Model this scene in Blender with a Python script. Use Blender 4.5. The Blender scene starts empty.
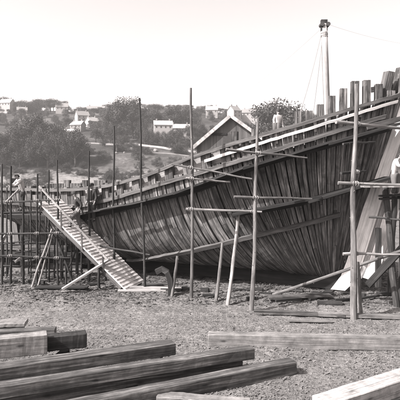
import bpy, bmesh, math, random
from mathutils import Vector, Matrix, noise as mn
random.seed(7)
R = math.radians
scn = bpy.context.scene
col = scn.collection
CAMZ, F, HY = 5.0, 500.0, 172.0           # camera height (m), focal length and horizon row in photo pixels

def at(px, py, D):                         # a point seen at a pixel of the photo, D metres away
    return Vector(((px-200)/F*D, D, CAMZ-(py-HY)/F*D))
def gd(py, z=0.0):                         # distance of a point of height z seen at row py
    return (CAMZ-z)*F/(py-HY)
def lerp(a, b, t): return a+(b-a)*t
def interp(pts, x):
    if x <= pts[0][0]: return pts[0][1]
    if x >= pts[-1][0]: return pts[-1][1]
    n = len(pts)
    for i in range(n-1):
        if pts[i][0] <= x <= pts[i+1][0]:
            x0,y0 = pts[i]; x1,y1 = pts[i+1]; h = x1-x0; t = (x-x0)/h
            m0 = (y1-pts[i-1][1])/(x1-pts[i-1][0]) if i > 0 else (y1-y0)/h
            m1 = (pts[i+2][1]-y0)/(pts[i+2][0]-x0) if i < n-2 else (y1-y0)/h
            return ((2*t**3-3*t**2+1)*y0+(t**3-2*t**2+t)*h*m0+(-2*t**3+3*t**2)*y1+(t**3-t**2)*h*m1)

# ------------------------------------------------------------------ materials
TINT = (1.03, 0.99, 0.975)
def tint(v): return (v*TINT[0], v*TINT[1], v*TINT[2], 1)
def newmat(name):
    m = bpy.data.materials.new(name); m.use_nodes = True
    nt = m.node_tree; nt.nodes.clear()
    out = nt.nodes.new('ShaderNodeOutputMaterial'); b = nt.nodes.new('ShaderNodeBsdfPrincipled')
    nt.links.new(b.outputs[0], out.inputs[0])
    return m, nt, b
def N(nt, t, **kw):
    n = nt.nodes.new(t)
    for k, v in kw.items(): setattr(n, k, v)
    return n
def ramp(nt, src, stops):
    r = N(nt, 'ShaderNodeValToRGB'); nt.links.new(src, r.inputs[0])
    cr = r.color_ramp
    while len(cr.elements) > 1: cr.elements.remove(cr.elements[-1])
    cr.elements[0].position = stops[0][0]; cr.elements[0].color = tint(stops[0][1])
    for p, v in stops[1:]:
        e = cr.elements.new(p); e.color = tint(v)
    return r.outputs[0]
def mathn(nt, op, a, b):
    m = N(nt, 'ShaderNodeMath', operation=op)
    for i, x in enumerate((a, b)):
        if isinstance(x, (int, float)): m.inputs[i].default_value = x
        else: nt.links.new(x, m.inputs[i])
    return m.outputs[0]
def wood(name, dark, mid, light, rough=.8, across=26., along=.9, stain=.5, vary=.5, bump=.25, bw=0.012):
    m, nt, b = newmat(name)
    uv = N(nt, 'ShaderNodeUVMap'); oi = N(nt, 'ShaderNodeObjectInfo')
    add = N(nt, 'ShaderNodeVectorMath', operation='ADD'); cmb = N(nt, 'ShaderNodeCombineXYZ')
    rs = mathn(nt, 'MULTIPLY', oi.outputs['Random'], 37.0)
    nt.links.new(rs, cmb.inputs[0]); nt.links.new(rs, cmb.inputs[1]); nt.links.new(rs, cmb.inputs[2])
    nt.links.new(uv.outputs[0], add.inputs[0]); nt.links.new(cmb.outputs[0], add.inputs[1])
    def ns(sx, sy, detail=4, dist=.3):
        mp = N(nt, 'ShaderNodeMapping'); mp.inputs['Scale'].default_value = (sx, sy, 1)
        n = N(nt, 'ShaderNodeTexNoise'); n.inputs['Scale'].default_value = 1; n.inputs['Detail'].default_value = detail
        n.inputs['Distortion'].default_value = dist; n.inputs['Roughness'].default_value = .65
        nt.links.new(add.outputs[0], mp.inputs[0]); nt.links.new(mp.outputs[0], n.inputs[0]); return n.outputs[0]
    g = ns(across, along); s = ns(1.6, .9, 5, .8); cr = ns(across*2.2, along*.5, 3, .1)
    base = ramp(nt, g, [(.28, dark), (.5, mid), (.72, light)])
    st = N(nt, 'ShaderNodeMapRange'); nt.links.new(s, st.inputs[0])
    st.inputs[1].default_value = .3; st.inputs[2].default_value = .7; st.inputs[3].default_value = 1-stain; st.inputs[4].default_value = 1+stain*.35
    vr = N(nt, 'ShaderNodeMapRange'); nt.links.new(oi.outputs['Random'], vr.inputs[0])
    vr.inputs[3].default_value = 1-vary; vr.inputs[4].default_value = 1+vary*.5
    ck = N(nt, 'ShaderNodeMapRange'); nt.links.new(cr, ck.inputs[0])
    ck.inputs[1].default_value = .3; ck.inputs[2].default_value = .42; ck.inputs[3].default_value = .35; ck.inputs[4].default_value = 1
    f = mathn(nt, 'MULTIPLY', mathn(nt, 'MULTIPLY', st.outputs[0], vr.outputs[0]), ck.outputs[0])
    vm = N(nt, 'ShaderNodeVectorMath', operation='SCALE'); nt.links.new(base, vm.inputs[0]); nt.links.new(f, vm.inputs['Scale'])
    nt.links.new(vm.outputs[0], b.inputs['Base Color']); b.inputs['Roughness'].default_value = rough
    b.inputs['Specular IOR Level'].default_value = .25
    h = mathn(nt, 'ADD', mathn(nt, 'MULTIPLY', g, .6), mathn(nt, 'MULTIPLY', ck.outputs[0], .6))
    bp = N(nt, 'ShaderNodeBump'); bp.inputs['Strength'].default_value = bump*2; bp.inputs['Distance'].default_value = bw
    nt.links.new(h, bp.inputs['Height']); nt.links.new(bp.outputs[0], b.inputs['Normal'])
    return m
def rock(name, stops, scale, bump=.4, dist=.03, scale2=None, rough=.9, coord='Object', w2=.35):
    m, nt, b = newmat(name)
    tc = N(nt, 'ShaderNodeTexCoord')
    n = N(nt, 'ShaderNodeTexNoise'); n.inputs['Scale'].default_value = scale; n.inputs['Detail'].default_value = 8; n.inputs['Roughness'].default_value = .7
    n2 = N(nt, 'ShaderNodeTexNoise'); n2.inputs['Scale'].default_value = scale2 or scale*.07; n2.inputs['Detail'].default_value = 5
    for k in (n, n2): nt.links.new(tc.outputs[coord], k.inputs[0])
    mix = mathn(nt, 'ADD', mathn(nt, 'MULTIPLY', n.outputs[0], 1-w2), mathn(nt, 'MULTIPLY', n2.outputs[0], w2))
    nt.links.new(ramp(nt, mix, stops), b.inputs['Base Color'])
    b.inputs['Roughness'].default_value = rough; b.inputs['Specular IOR Level'].default_value = .2
    bp = N(nt, 'ShaderNodeBump'); bp.inputs['Strength'].default_value = bump; bp.inputs['Distance'].default_value = dist
    nt.links.new(n.outputs[0], bp.inputs['Height']); nt.links.new(bp.outputs[0], b.inputs['Normal'])
    return m
def plain(name, v, rough=.8, var=.3, scale=6):
    return rock(name, [(.3, v*(1-var)), (.7, v*(1+var))], scale, .15, .01, rough=rough)

M = {}
M['hull'] = wood('weathered_frame_timber', .016, .10, .30, across=22, along=.9, stain=.8, vary=.35, bump=.6)
M['hull_in'] = wood('dark_gap_backing', .006, .012, .02, across=12, stain=.4, vary=.2)  # near-black, so the gaps between frames read as shaded interior
M['ribband'] = wood('ribband_timber', .035, .08, .17, stain=.4, vary=.4)
M['white_rib'] = wood('pale_ribband', .3, .45, .58, stain=.2, vary=.1)
M['pale'] = wood('fresh_pale_timber', .52, .68, .78, across=10, along=.4, stain=.3, vary=.15)
M['pale2'] = wood('paler_used_timber', .13, .23, .34, across=14, along=.5, stain=.4, vary=.25)
M['beam'] = wood('sawn_beam', .016, .06, .20, across=16, along=.6, stain=.35, vary=.25, bump=.35)
M['beamL'] = wood('sawn_beam_light', .08, .145, .24, across=16, along=.6, stain=.3, vary=.2, bump=.35)
M['beamP'] = wood('sawn_beam_pale', .16, .30, .42, across=16, along=.6, stain=.3, vary=.2, bump=.35)
M['beamD'] = wood('tarred_beam', .015, .03, .055, across=16, along=.6, stain=.5, vary=.3, bump=.35)
M['pole'] = wood('spruce_pole', .08, .17, .32, across=14, along=1.2, stain=.6, vary=.5, bump=.5)
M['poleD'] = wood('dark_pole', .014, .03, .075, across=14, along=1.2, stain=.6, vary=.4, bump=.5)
M['mast'] = wood('mast_pole', .16, .26, .38, across=10, along=.8, stain=.3, vary=.1)
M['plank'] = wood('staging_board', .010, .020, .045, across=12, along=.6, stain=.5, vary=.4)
M['tramp'] = wood('gangway_board', .4, .56, .7, across=12, along=.8, stain=.4, vary=.2)
M['rope'] = plain('rope', .2)
M['iron'] = plain('iron', .05, .5)
M['bark'] = plain('bark', .07)
def endgrain(name, a, b_):
    m, nt, b = newmat(name); uv = N(nt, 'ShaderNodeUVMap')
    w = N(nt, 'ShaderNodeTexWave', wave_type='RINGS', rings_direction='Z'); w.inputs['Scale'].default_value = 22; w.inputs['Distortion'].default_value = 2.5; w.inputs['Detail'].default_value = 3; w.inputs['Detail Scale'].default_value = 1.5
    n = N(nt, 'ShaderNodeTexNoise'); n.inputs['Scale'].default_value = 14; n.inputs['Detail'].default_value = 6
    nt.links.new(uv.outputs[0], w.inputs[0]); nt.links.new(uv.outputs[0], n.inputs[0])
    mx = mathn(nt, 'ADD', mathn(nt, 'MULTIPLY', w.outputs[1], .35), mathn(nt, 'MULTIPLY', n.outputs[0], .65))
    nt.links.new(ramp(nt, mx, [(.25, a), (.75, b_)]), b.inputs['Base Color']); b.inputs['Roughness'].default_value = .9
    bp = N(nt, 'ShaderNodeBump'); bp.inputs['Strength'].default_value = .5; bp.inputs['Distance'].default_value = .01; nt.links.new(mx, bp.inputs['Height']); nt.links.new(bp.outputs[0], b.inputs['Normal'])
    return m
M['end'] = endgrain('end_grain', .04, .2); M['endL'] = endgrain('end_grain_pale', .12, .4)
# adze marks, checks and knots on the big baulks
for k_ in ('beam', 'beamL', 'beamP', 'beamD'):
    nt = M[k_].node_tree; b = [n for n in nt.nodes if n.type == 'BSDF_PRINCIPLED'][0]; bp = [n for n in nt.nodes if n.type == 'BUMP'][0]
    uv = N(nt, 'ShaderNodeUVMap'); mp = N(nt, 'ShaderNodeMapping'); mp.inputs['Scale'].default_value = (5, 11, 1); v = N(nt, 'ShaderNodeTexVoronoi'); v.inputs['Scale'].default_value = 1
    nt.links.new(uv.outputs[0], mp.inputs[0]); nt.links.new(mp.outputs[0], v.inputs[0])
    old = bp.inputs['Height'].links[0].from_socket; nt.links.new(mathn(nt, 'ADD', old, mathn(nt, 'MULTIPLY', v.outputs[0], .28)), bp.inputs['Height'])
    mp2 = N(nt, 'ShaderNodeMapping'); mp2.inputs['Scale'].default_value = (3.2, 1.1, 1); v2 = N(nt, 'ShaderNodeTexVoronoi'); v2.inputs['Scale'].default_value = 1
    nt.links.new(uv.outputs[0], mp2.inputs[0]); nt.links.new(mp2.outputs[0], v2.inputs[0])
    r = N(nt, 'ShaderNodeMapRange'); nt.links.new(v2.outputs[0], r.inputs[0]); r.inputs[1].default_value = .05; r.inputs[2].default_value = .14; r.inputs[3].default_value = .3; r.inputs[4].default_value = 1
    n = N(nt, 'ShaderNodeTexNoise'); n.inputs['Scale'].default_value = 2.2; n.inputs['Detail'].default_value = 8; n.inputs['Roughness'].default_value = .75; nt.links.new(uv.outputs[0], n.inputs[0])
    r3 = N(nt, 'ShaderNodeMapRange'); nt.links.new(n.outputs[0], r3.inputs[0]); r3.inputs[1].default_value = .35; r3.inputs[2].default_value = .6; r3.inputs[3].default_value = .6; r3.inputs[4].default_value = 1.15
    c = b.inputs['Base Color'].links[0].from_socket; sc = N(nt, 'ShaderNodeVectorMath', operation='SCALE'); nt.links.new(c, sc.inputs[0]); nt.links.new(mathn(nt, 'MULTIPLY', r.outputs[0], r3.outputs[0]), sc.inputs['Scale']); nt.links.new(sc.outputs[0], b.inputs['Base Color'])


# ------------------------------------------------------------------ mesh building
class MB:
    def __init__(s): s.v = []; s.f = []; s.uv = []; s.mi = []
    def face(s, idx, uvs, mi=0): s.f.append(idx); s.uv.append(uvs); s.mi.append(mi)
    def loft(s, rings, closed=True, caps=True, mi=0, v0=None, capmi=None):
        base = len(s.v); n = len(rings[0]); L = [0.0]
        off = random.random()*20; L = [random.random()*20]
        for a, b in zip(rings, rings[1:]):
            ca = sum(a, Vector())/n; cb = sum(b, Vector())/n; L.append(L[-1]+(cb-ca).length)
        per = [0.0]
        for k in range(n): per.append(per[-1]+(rings[0][(k+1) % n]-rings[0][k]).length)
        for r in rings: s.v += [p.copy() for p in r]
        for i in range(len(rings)-1):
            for k in range(n if closed else n-1):
                k2 = (k+1) % n
                a = base+i*n+k; b = base+i*n+k2; c = base+(i+1)*n+k2; d = base+(i+1)*n+k
                s.face((a, b, c, d), [(per[k]+off, L[i]), (per[k+1]+off, L[i]), (per[k+1]+off, L[i+1]), (per[k]+off, L[i+1])], mi)
        if caps and closed:
            for i, rev in ((0, True), (len(rings)-1, False)):
                idx = [base+i*n+k for k in range(n)]
                c = sum(rings[i], Vector())/n
                ax = (rings[i][1]-rings[i][0]).normalized(); up = (rings[i][2]-rings[i][1]).normalized()
                u = [((s.v[j]-c).dot(ax)*.6+off, (s.v[j]-c).dot(up)*.15+3) for j in idx]
                if rev: idx = idx[::-1]; u = u[::-1]
                if capmi is not None: u = [((s.v[j]-c).dot(ax)+.03*capmi, (s.v[j]-c).dot(up)+.05) for j in idx]
                s.face(tuple(idx), u, mi if capmi is None else capmi)
    def beam(s, a, b, w, h, up=Vector((0, 0, 1)), jit=0.0, seg=1, mi=0, bow=0.0, capmi=None, wav=0.0):
        """rectangular timber along a-b; a,b are centre-line ends"""
        t = (b-a).normalized(); side = t.cross(up).normalized(); u = side.cross(t)
        rings = []; L0 = random.random()*50
        for i in range(seg+1):
            f = i/seg; c = a.lerp(b, f)+u*(bow*math.sin(math.pi*f))
            if wav: c = c+side*(wav*mn.noise(Vector((f*5+w*90, h*70, L0))))+u*(wav*mn.noise(Vector((f*5, h*70, L0+3))))
            rings.append([c+side*(x*w/2+random.uniform(-jit, jit))+u*(y*h/2+random.uniform(-jit, jit)) for x, y in ((-1, -1), (1, -1), (1, 1), (-1, 1))])
        s.loft(rings, mi=mi, capmi=capmi)
    def tube(s, pts, rads, n=8, mi=0, caps=True):
        rings = []
        for i, p in enumerate(pts):
            t = ((pts[min(i+1, len(pts)-1)])-(pts[max(i-1, 0)])).normalized()
            ref = Vector((0, 0, 1)) if abs(t.z) < .9 else Vector((0, 1, 0))
            x = t.cross(ref).normalized(); y = t.cross(x)
            r = rads[i] if isinstance(rads, (list, tuple)) else rads
            rings.append([p+(x*math.cos(2*math.pi*k/n)+y*math.sin(2*math.pi*k/n))*r for k in range(n)])
        s.loft(rings, mi=mi, caps=caps)
    def mesh(s, name, smooth=False):
        me = bpy.data.meshes.new(name); me.from_pydata([tuple(p) for p in s.v], [], s.f)
        uvl = me.uv_layers.new(name='UVMap'); k = 0; fl = []
        for u in s.uv:
            for q in u: fl += [q[0], q[1]]
        uvl.data.foreach_set('uv', fl)
        me.polygons.foreach_set('material_index', s.mi)
        if smooth: me.polygons.foreach_set('use_smooth', [True]*len(s.f))
        me.update(); return me
    def build(s, name, mats, parent=None, smooth=False, bevel=0, loc=None):
        me = s.mesh(name, smooth)
        if loc is not None: me.transform(Matrix.Translation(-loc))
        bm = bmesh.new(); bm.from_mesh(me); bmesh.ops.recalc_face_normals(bm, faces=bm.faces)
        if bevel: bmesh.ops.bevel(bm, geom=[e for e in bm.edges if e.is_manifold and e.calc_face_angle(0) > .8], offset=bevel, segments=1, affect='EDGES')
        bm.to_mesh(me); bm.free()
        for m in (mats if isinstance(mats, (list, tuple)) else [mats]): me.materials.append(m)
        o = bpy.data.objects.new(name, me); col.objects.link(o)
        if loc is not None: o.location = loc
        if parent: o.parent = parent
        return o
def tag(o, label=None, cat=None, group=None, kind=None):
    if label: o['label'] = label
    if cat: o['category'] = cat
    if group: o['group'] = group
    if kind: o['kind'] = kind
    return o
def empty(name, loc, label, cat, group=None):
    o = bpy.data.objects.new(name, None); col.objects.link(o); o.location = loc; o.empty_display_size = .3
    tag(o, label, cat, group); return o
def child(mb, name, mat, parent, **kw):      # world-space geometry placed under a parent
    o = mb.build(name, mat, None, **kw)
    o.data.transform(Matrix.Translation(-parent.location)) if True else None
    o.parent = parent; return o

# ------------------------------------------------------------------ terrain
def far_z(x, y):
    q = x/y*F+200                           # bearing, in photo columns
    ridge = interp([(-400, 60), (-100, 66), (0, 66), (60, 66), (100, 64), (150, 66), (200, 64), (260, 60), (300, 54), (400, 44), (700, 30)], q)
    prof = interp([(110, -6), (225, -5.5), (245, -1.5), (262, 5), (280, 12), (310, 20), (350, 29), (420, 47), (500, 68), (560, 72), (700, 55), (1100, 30), (1500, 20)], y)
    if prof > 0: prof *= ridge/68
    return prof + 3.2*mn.noise(Vector((x*.012, y*.012, 1)))*min(1, max(0, (y-250)/60)) + 1.2*mn.noise(Vector((x*.05, y*.05, 4)))*min(1, max(0, (y-250)/60))
def ground_z(x, y):
    if y < 62:
        z = 0.0
        a = -.05*max(0, 1-abs((y-16.2-.06*x+.5*mn.noise(Vector((x*.15, 3, 3))))/.22))-.05*max(0, 1-abs((y-17.6-.05*x+.5*mn.noise(Vector((x*.15, 3, 3))))/.22))
        a += .10*mn.noise(Vector((x*.35, y*.35, 0))) + .035*mn.noise(Vector((x*1.7, y*1.7, 3)))
        if y < 34: a += .03*mn.noise(Vector((x*6, y*6, 9)))+.016*mn.noise(Vector((x*14, y*14, 2)))
        return z+a*min(1, max(.25, (y-6)/8))
    if y < 110: return lerp(0, -6, (y-62)/48) if y > 62 else 0
    return far_z(x, y)
def axis(segs):
    r = []
    for a, b, n in segs: r += [a+(b-a)*i/n for i in range(n)]
    r.append(segs[-1][1]); return r
xs = axis([(-1400, -400, 12), (-400, -120, 28), (-120, -20, 30), (-20, -14, 20), (-14, 14, 330), (14, 20, 20), (20, 120, 30), (120, 400, 28), (400, 1400, 12)])
ys = axis([(-300, -10, 8), (-10, 7.5, 14), (7.5, 28, 270), (28, 36, 30), (36, 62, 13), (62, 110, 12), (110, 240, 16), (240, 560, 90), (560, 1400, 20)])
gm = bpy.data.meshes.new('ground')
gm.from_pydata([(x, y, ground_z(x, y)) for y in ys for x in xs], [], [(j*len(xs)+i, j*len(xs)+i+1, (j+1)*len(xs)+i+1, (j+1)*len(xs)+i) for j in range(len(ys)-1) for i in range(len(xs)-1)])
gm.polygons.foreach_set('use_smooth', [True]*len(gm.polygons))
go = bpy.data.objects.new('ground', gm); col.objects.link(go); tag(go, kind='structure')
m, nt, b = newmat('gravel_and_field')
tc = N(nt, 'ShaderNodeTexCoord'); sep = N(nt, 'ShaderNodeSeparateXYZ'); nt.links.new(tc.outputs['Object'], sep.inputs[0])
def gn(scale, det=6, rough=.7):
    n = N(nt, 'ShaderNodeTexNoise'); n.inputs['Scale'].default_value = scale; n.inputs['Detail'].default_value = det; n.inputs['Roughness'].default_value = rough
    nt.links.new(tc.outputs['Object'], n.inputs[0]); return n.outputs[0]
g1 = gn(9); g2 = gn(.7); g3 = gn(28, 3)
gv = mathn(nt, 'ADD', mathn(nt, 'ADD', mathn(nt, 'MULTIPLY', g1, .45), mathn(nt, 'MULTIPLY', g2, .2)), mathn(nt, 'MULTIPLY', g3, .35))
near = ramp(nt, gv, [(.39, .02), (.47, .07), (.54, .115), (.66, .24)])
f1 = gn(.035, 8, .75); f2 = gn(.5, 4)
fv = mathn(nt, 'ADD', mathn(nt, 'MULTIPLY', f1, .7), mathn(nt, 'MULTIPLY', f2, .3))
far = ramp(nt, fv, [(.44, .018), (.54, .04), (.63, .08), (.72, .22)])
flat = ramp(nt, fv, [(.42, .025), (.49, .09), (.56, .15), (.62, .04)])
def sw(a, b_, src):
    r = N(nt, 'ShaderNodeMapRange'); nt.links.new(src, r.inputs[0]); r.inputs[1].default_value = a; r.inputs[2].default_value = b_; return r.outputs[0]
mx1 = N(nt, 'ShaderNodeMix', data_type='RGBA'); nt.links.new(sw(100, 120, sep.outputs[1]), mx1.inputs[0]); nt.links.new(near, mx1.inputs[6]); nt.links.new(flat, mx1.inputs[7])
mx2 = N(nt, 'ShaderNodeMix', data_type='RGBA'); nt.links.new(sw(258, 272, sep.outputs[1]), mx2.inputs[0]); nt.links.new(mx1.outputs[2], mx2.inputs[6]); nt.links.new(far, mx2.inputs[7])
nt.links.new(mx2.outputs[2], b.inputs['Base Color']); b.inputs['Roughness'].default_value = .95; b.inputs['Specular IOR Level'].default_value = .1
bp = N(nt, 'ShaderNodeBump'); bp.inputs['Strength'].default_value = .7; bp.inputs['Distance'].default_value = .03
nt.links.new(gv, bp.inputs['Height']); nt.links.new(bp.outputs[0], b.inputs['Normal'])
gm.materials.append(m)
# river
rm = bpy.data.meshes.new('river'); rm.from_pydata([(-1300, 64, -2.2), (1300, 64, -2.2), (1300, 262, -2.2), (-1300, 262, -2.2)], [], [(0, 1, 2, 3)])
ro = bpy.data.objects.new('river', rm); col.objects.link(ro); tag(ro, kind='structure')
m, nt, b = newmat('river_water'); b.inputs['Base Color'].default_value = tint(.18); b.inputs['Roughness'].default_value = .15
w = N(nt, 'ShaderNodeTexNoise'); w.inputs['Scale'].default_value = .8; bp = N(nt, 'ShaderNodeBump'); bp.inputs['Strength'].default_value = .3; bp.inputs['Distance'].default_value = .1
tc = N(nt, 'ShaderNodeTexCoord'); nt.links.new(tc.outputs['Object'], w.inputs[0]); nt.links.new(w.outputs[0], bp.inputs['Height']); nt.links.new(bp.outputs[0], b.inputs['Normal'])
rm.materials.append(m)

def drape(name, pts, w, mat, lift=.12, step=4):
    """a road laid over the hillside through (x, y) points"""
    P = []
    for (x0, y0), (x1, y1) in zip(pts, pts[1:]):
        n = max(1, int(math.hypot(x1-x0, y1-y0)/step))
        P += [(lerp(x0, x1, i/n), lerp(y0, y1, i/n)) for i in range(n)]
    P.append(pts[-1]); vs = []; fs = []
    for i, (x, y) in enumerate(P):
        a = P[max(0, i-1)]; c = P[min(len(P)-1, i+1)]; d = Vector((c[0]-a[0], c[1]-a[1])).normalized(); nx, ny = -d.y, d.x
        zc = max(ground_z(x+nx*w/2*s, y+ny*w/2*s) for s in (-1, 0, 1))+lift
        for s in (-1, 1): vs.append((x+nx*w/2*s, y+ny*w/2*s, zc))
        for s in (-1, 1): vs.append((x+nx*w/2*s, y+ny*w/2*s, zc-1.2))
    for i in range(len(P)-1):
        j = i*4; fs += [(j, j+1, j+5, j+4), (j, j+4, j+6, j+2), (j+1, j+3, j+7, j+5)]
    me = bpy.data.meshes.new(name); me.from_pydata(vs, [], fs); me.materials.append(mat)
    o = bpy.data.objects.new(name, me); col.objects.link(o); tag(o, kind='structure'); return o
road = rock('pale_road', [(.3, .16), (.7, .28)], 2)
drape('hill_road', [((q-200)/F*D, D) for q, D in ((60, 330), (95, 326), (130, 322), (165, 312), (200, 300), (240, 292))], 4.5, road)
drape('lower_path', [((q-200)/F*D, D) for q, D in ((-10, 286), (50, 288), (100, 290), (150, 297), (200, 290))], 1.6, rock('dim_path', [(.3, .12), (.7, .22)], 2))

# ------------------------------------------------------------------ hull
P0 = Vector((6.1, 21.0, 0)); U = Vector((-.894, .447, 0)).normalized(); NN = Vector((-.447, -.894, 0)).normalized()
PITCH, NF = .42, 51
def Bh(s): return interp([(-2.6, .12), (-2.3, .22), (-1.8, .55), (-1, 1.0), (0, 1.45), (2, 2.1), (4, 2.5), (7, 2.85), (12, 2.85), (16, 2.5), (19, 2.0)], s)
def Sha(s): return interp([(-2.6, 1.2), (0, 1.7), (3, 2.2), (6, 3.0), (11, 3.5), (15, 2.5), (19, 1.8)], s)
def Shb(s): return interp([(-2.6, .8), (0, .66), (3, .55), (6, .48), (11, .45), (15, .52), (19, .65)], s)
def shape(v, s): return (1-(1-min(1, max(0, v)))**Sha(s))**Shb(s)
def Zb(s): return interp([(-3, .5), (1, .5), (3, .6), (9, .6), (10.5, .62), (13, .85), (16, 1.3), (19, 2.1)], s)
def sh(i): return -2.3+PITCH*i
def sf(i): return interp([(-3, -.05), (0, .1), (5, .45), (10, .95), (16, 2.2), (22, 5.4), (30, 9.3), (40, 14), (50, 18.5), (56, 21)], i)
SHEER = [(-80, 190), (0, 187), (60, 188), (100, 185), (145, 174), (200, 153), (300, 123), (400, 93), (430, 84)]
def Zs(i):
    p = P0+U*sh(i)+NN*Bh(sh(i)); q = p.x/p.y*F+200
    return CAMZ-(interp(SHEER, q)-HY)/F*p.y
ZS = [Zs(i/2-2) for i in range(2*(NF+6))]
def zs(i):
    f = (i+2)*2; k = max(0, min(len(ZS)-2, int(f))); return lerp(ZS[k], ZS[k+1], f-k)
def surf(i, v, side=1):
    a, b_ = sf(i), sh(i); s = b_+(a-b_)*(1-min(1, max(0, v)))**interp([(-2, 1.08), (0, 1.08), (8, 1.25), (18, 1.65), (24, 1.7)], i)
    zb = Zb(a); z = zb+(zs(i)-zb)*v
    bb = Bh(b_)*(shape(v, b_) if v < 1 else 1)
    bb = max(bb, .12)
    return P0+U*s+NN*(bb*side)+Vector((0, 0, z))
def snorm(i, v, side=1):
    e = .01
    du = surf(i+.2, v, side)-surf(i-.2, v, side); dv = surf(i, v+e, side)-surf(i, max(v-e, 0.0001), side)
    n = du.cross(dv).normalized()
    if n.dot(NN*side) < 0: n = -n
    return n, dv.normalized(), du.normalized()
def pxy(p): return (p.x/p.y*F+200, HY+(CAMZ-p.z)/p.y*F)
def v_at(i, py):
    lo, hi = .0, 1.1
    for _ in range(30):
        m_ = (lo+hi)/2
        if pxy(surf(i, m_))[1] > py: lo = m_
        else: hi = m_
    return (lo+hi)/2
def i_at(px, line):                        # the frame at which a line crosses a column
    best = None
    for k in range(-2, NF*4):
        i = k/4; p = pxy(surf(i, v_at(i, interp(line, px))))
        d = abs(p[0]-px)
        if best is None or d < best[0]: best = (d, i)
    return best[1]
def line_v(i, line):
    v = .8
    for _ in range(6): v = v_at(i, interp(line, pxy(surf(i, v))[0]))
    return v

ship = empty('ship_hull', P0.copy(), 'unfinished wooden ship hull of close-set weathered frames, bow to the right, inside the scaffolding', 'ship')
vs_ = [(k/26)**2 for k in range(27)]
random.seed(11)
def frame(i):
    mb = MB(); px = pxy(surf(i, 1))[0]
    w = random.uniform(.33, .405); dep = .24
    ext = 1.0
    L = zs(i)-Zb(sf(i))
    if px > 372: e = [.75, .2, .6][i % 3]
    elif px > 332: e = random.choice([.9, .8, .65, .15])
    elif px > 225: e = random.choice([.45, .5, .38, .3, .05, .42])
    else: e = random.choice([.0, .03, .06])
    if 332 < px <= 372: e = [1.0, .85, .7, .9][i % 4]
    if px <= 215 and i % 2: e = -L*.115
    e2 = random.choice([0, .1, .3])
    rings = []
    path = [(v, 1) for v in vs_[::-1]]; path += [(v, -1) for v in vs_[1:]]
    path = [(1+e/L, 1)]+([q for q in path if not (q[1] == 1 and q[0] > 1+e/L-.01)] if e < 0 else path)+[(1+e2/L, -1)]
    for row in (-1, 1):
        wob = random.random()*50; cuts = sorted(random.sample(range(5, len(path)-5), 2)); rings = []; din = random.uniform(0, .022)
        for k_, (v, sd) in enumerate(path):
            p = surf(i, v, sd); n, t, u = snorm(i, max(v, .002), sd)
            if u.dot(U) < 0: u = -u
            u = (u-t*u.dot(t)).normalized()
            p = p+n*(.02*mn.noise(Vector((wob, v*5, sd)))+random.uniform(-.006, .006)-din)
            if sd == -1 and v < .02: n = Vector((0, 0, -1))
            loc = (surf(i+.5, max(v, .002), sd)-surf(i-.5, max(v, .002), sd)).length
            ww = max(.05, w/.42*min(loc, .46))
            if px > 225 and sd == 1 and v > .93: ww *= .70
            wb = .05*ww*mn.noise(Vector((wob+9, v*6, sd)))
            a_, c_ = (-ww/2+wb*.4, -.009*min(1, ww/.3)) if row < 0 else (.009*min(1, ww/.3), ww/2+wb)
            rings.append([p+u*a_, p+u*c_, p+u*c_-n*dep, p+u*a_-n*dep])
            if k_ in cuts or k_ == len(path)-1:
                mb.loft(rings); mb_shift = random.random()*30
                last = rings[-1]; din = random.uniform(0, .025); wob = random.random()*50
                d_ = (rings[-1][0]-rings[-2][0]).normalized()*.012
                rings = [[q+d_ for q in last]]
    o = child(mb, 'frame', M['hull'], ship)
    return o
for i in range(NF): frame(i)
# near-black backing added inside each side to darken the frame gaps; the deck
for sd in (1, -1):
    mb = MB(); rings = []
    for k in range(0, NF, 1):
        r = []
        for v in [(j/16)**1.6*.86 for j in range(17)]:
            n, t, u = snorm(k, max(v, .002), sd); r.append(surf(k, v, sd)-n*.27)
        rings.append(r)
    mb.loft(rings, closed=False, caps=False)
    child(mb, 'dark_gap_backing', M['hull_in'], ship)
mb = MB(); rings = []
for k in range(13, NF):
    r = []
    for v in (.865, .97):
        n, t, u = snorm(k, v, 1); r += [surf(k, v, 1)-n*.25]
    for v in (.97, .865):
        n, t, u = snorm(k, v, 1); r += [surf(k, v, 1)-n*.29]
    rings.append(r)
mb.loft(rings); child(mb, 'bulwark_planking', M['pale2'], ship)
mb = MB(); rings = []
for k in range(2, NF):
    a = surf(k, .86, 1)-NN*.3; b_ = surf(k, .86, -1)+NN*.3; b_.z = a.z; c = (a+b_)/2+Vector((0, 0, .12))
    rings.append([a, c, b_])
mb.loft(rings, closed=False, caps=False); child(mb, 'deck', M['plank'], ship)
# longitudinal ribbands
def ribband(name, line, px0, px1, w, th, mat, out=.0, side=1):
    ia, ib = i_at(px1, line), i_at(px0, line); rings = []; n_ = int((ib-ia)*1.5)+2
    for k in range(n_):
        i = lerp(ia, ib, k/(n_-1)); v = line_v(i, line); n, t, u = snorm(i, v)
        p = surf(i, v)+n*(out+.012)+Vector((0, 0, random.uniform(-.012, .012)))
        rings.append([p-t*w/2, p+t*w/2, p+t*w/2+n*th, p-t*w/2+n*th])
    mb = MB(); mb.loft(rings); return child(mb, name, mat, ship)
def off(line, d): return [(x, y+d) for x, y in line]
W1 = [(-80, 192), (0, 189), (60, 190), (100, 187), (145, 176), (200, 154.5), (300, 124.5), (400, 94.5), (430, 86)]
W2 = [(200, 163), (256, 145), (300, 131.5), (395, 101.5), (430, 92)]
W2b = [(-80, 205), (0, 202), (60, 206), (95, 203), (160, 184.5), (256, 156), (330, 133), (395, 113)]
W3 = [(-80, 216), (0, 213), (60, 216), (100, 212), (160, 197), (200, 187), (256, 165), (320, 146), (400, 123), (430, 114)]
W5 = [(100, 243), (180, 226), (240, 212), (300, 201), (340, 190), (400, 172)]
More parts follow.
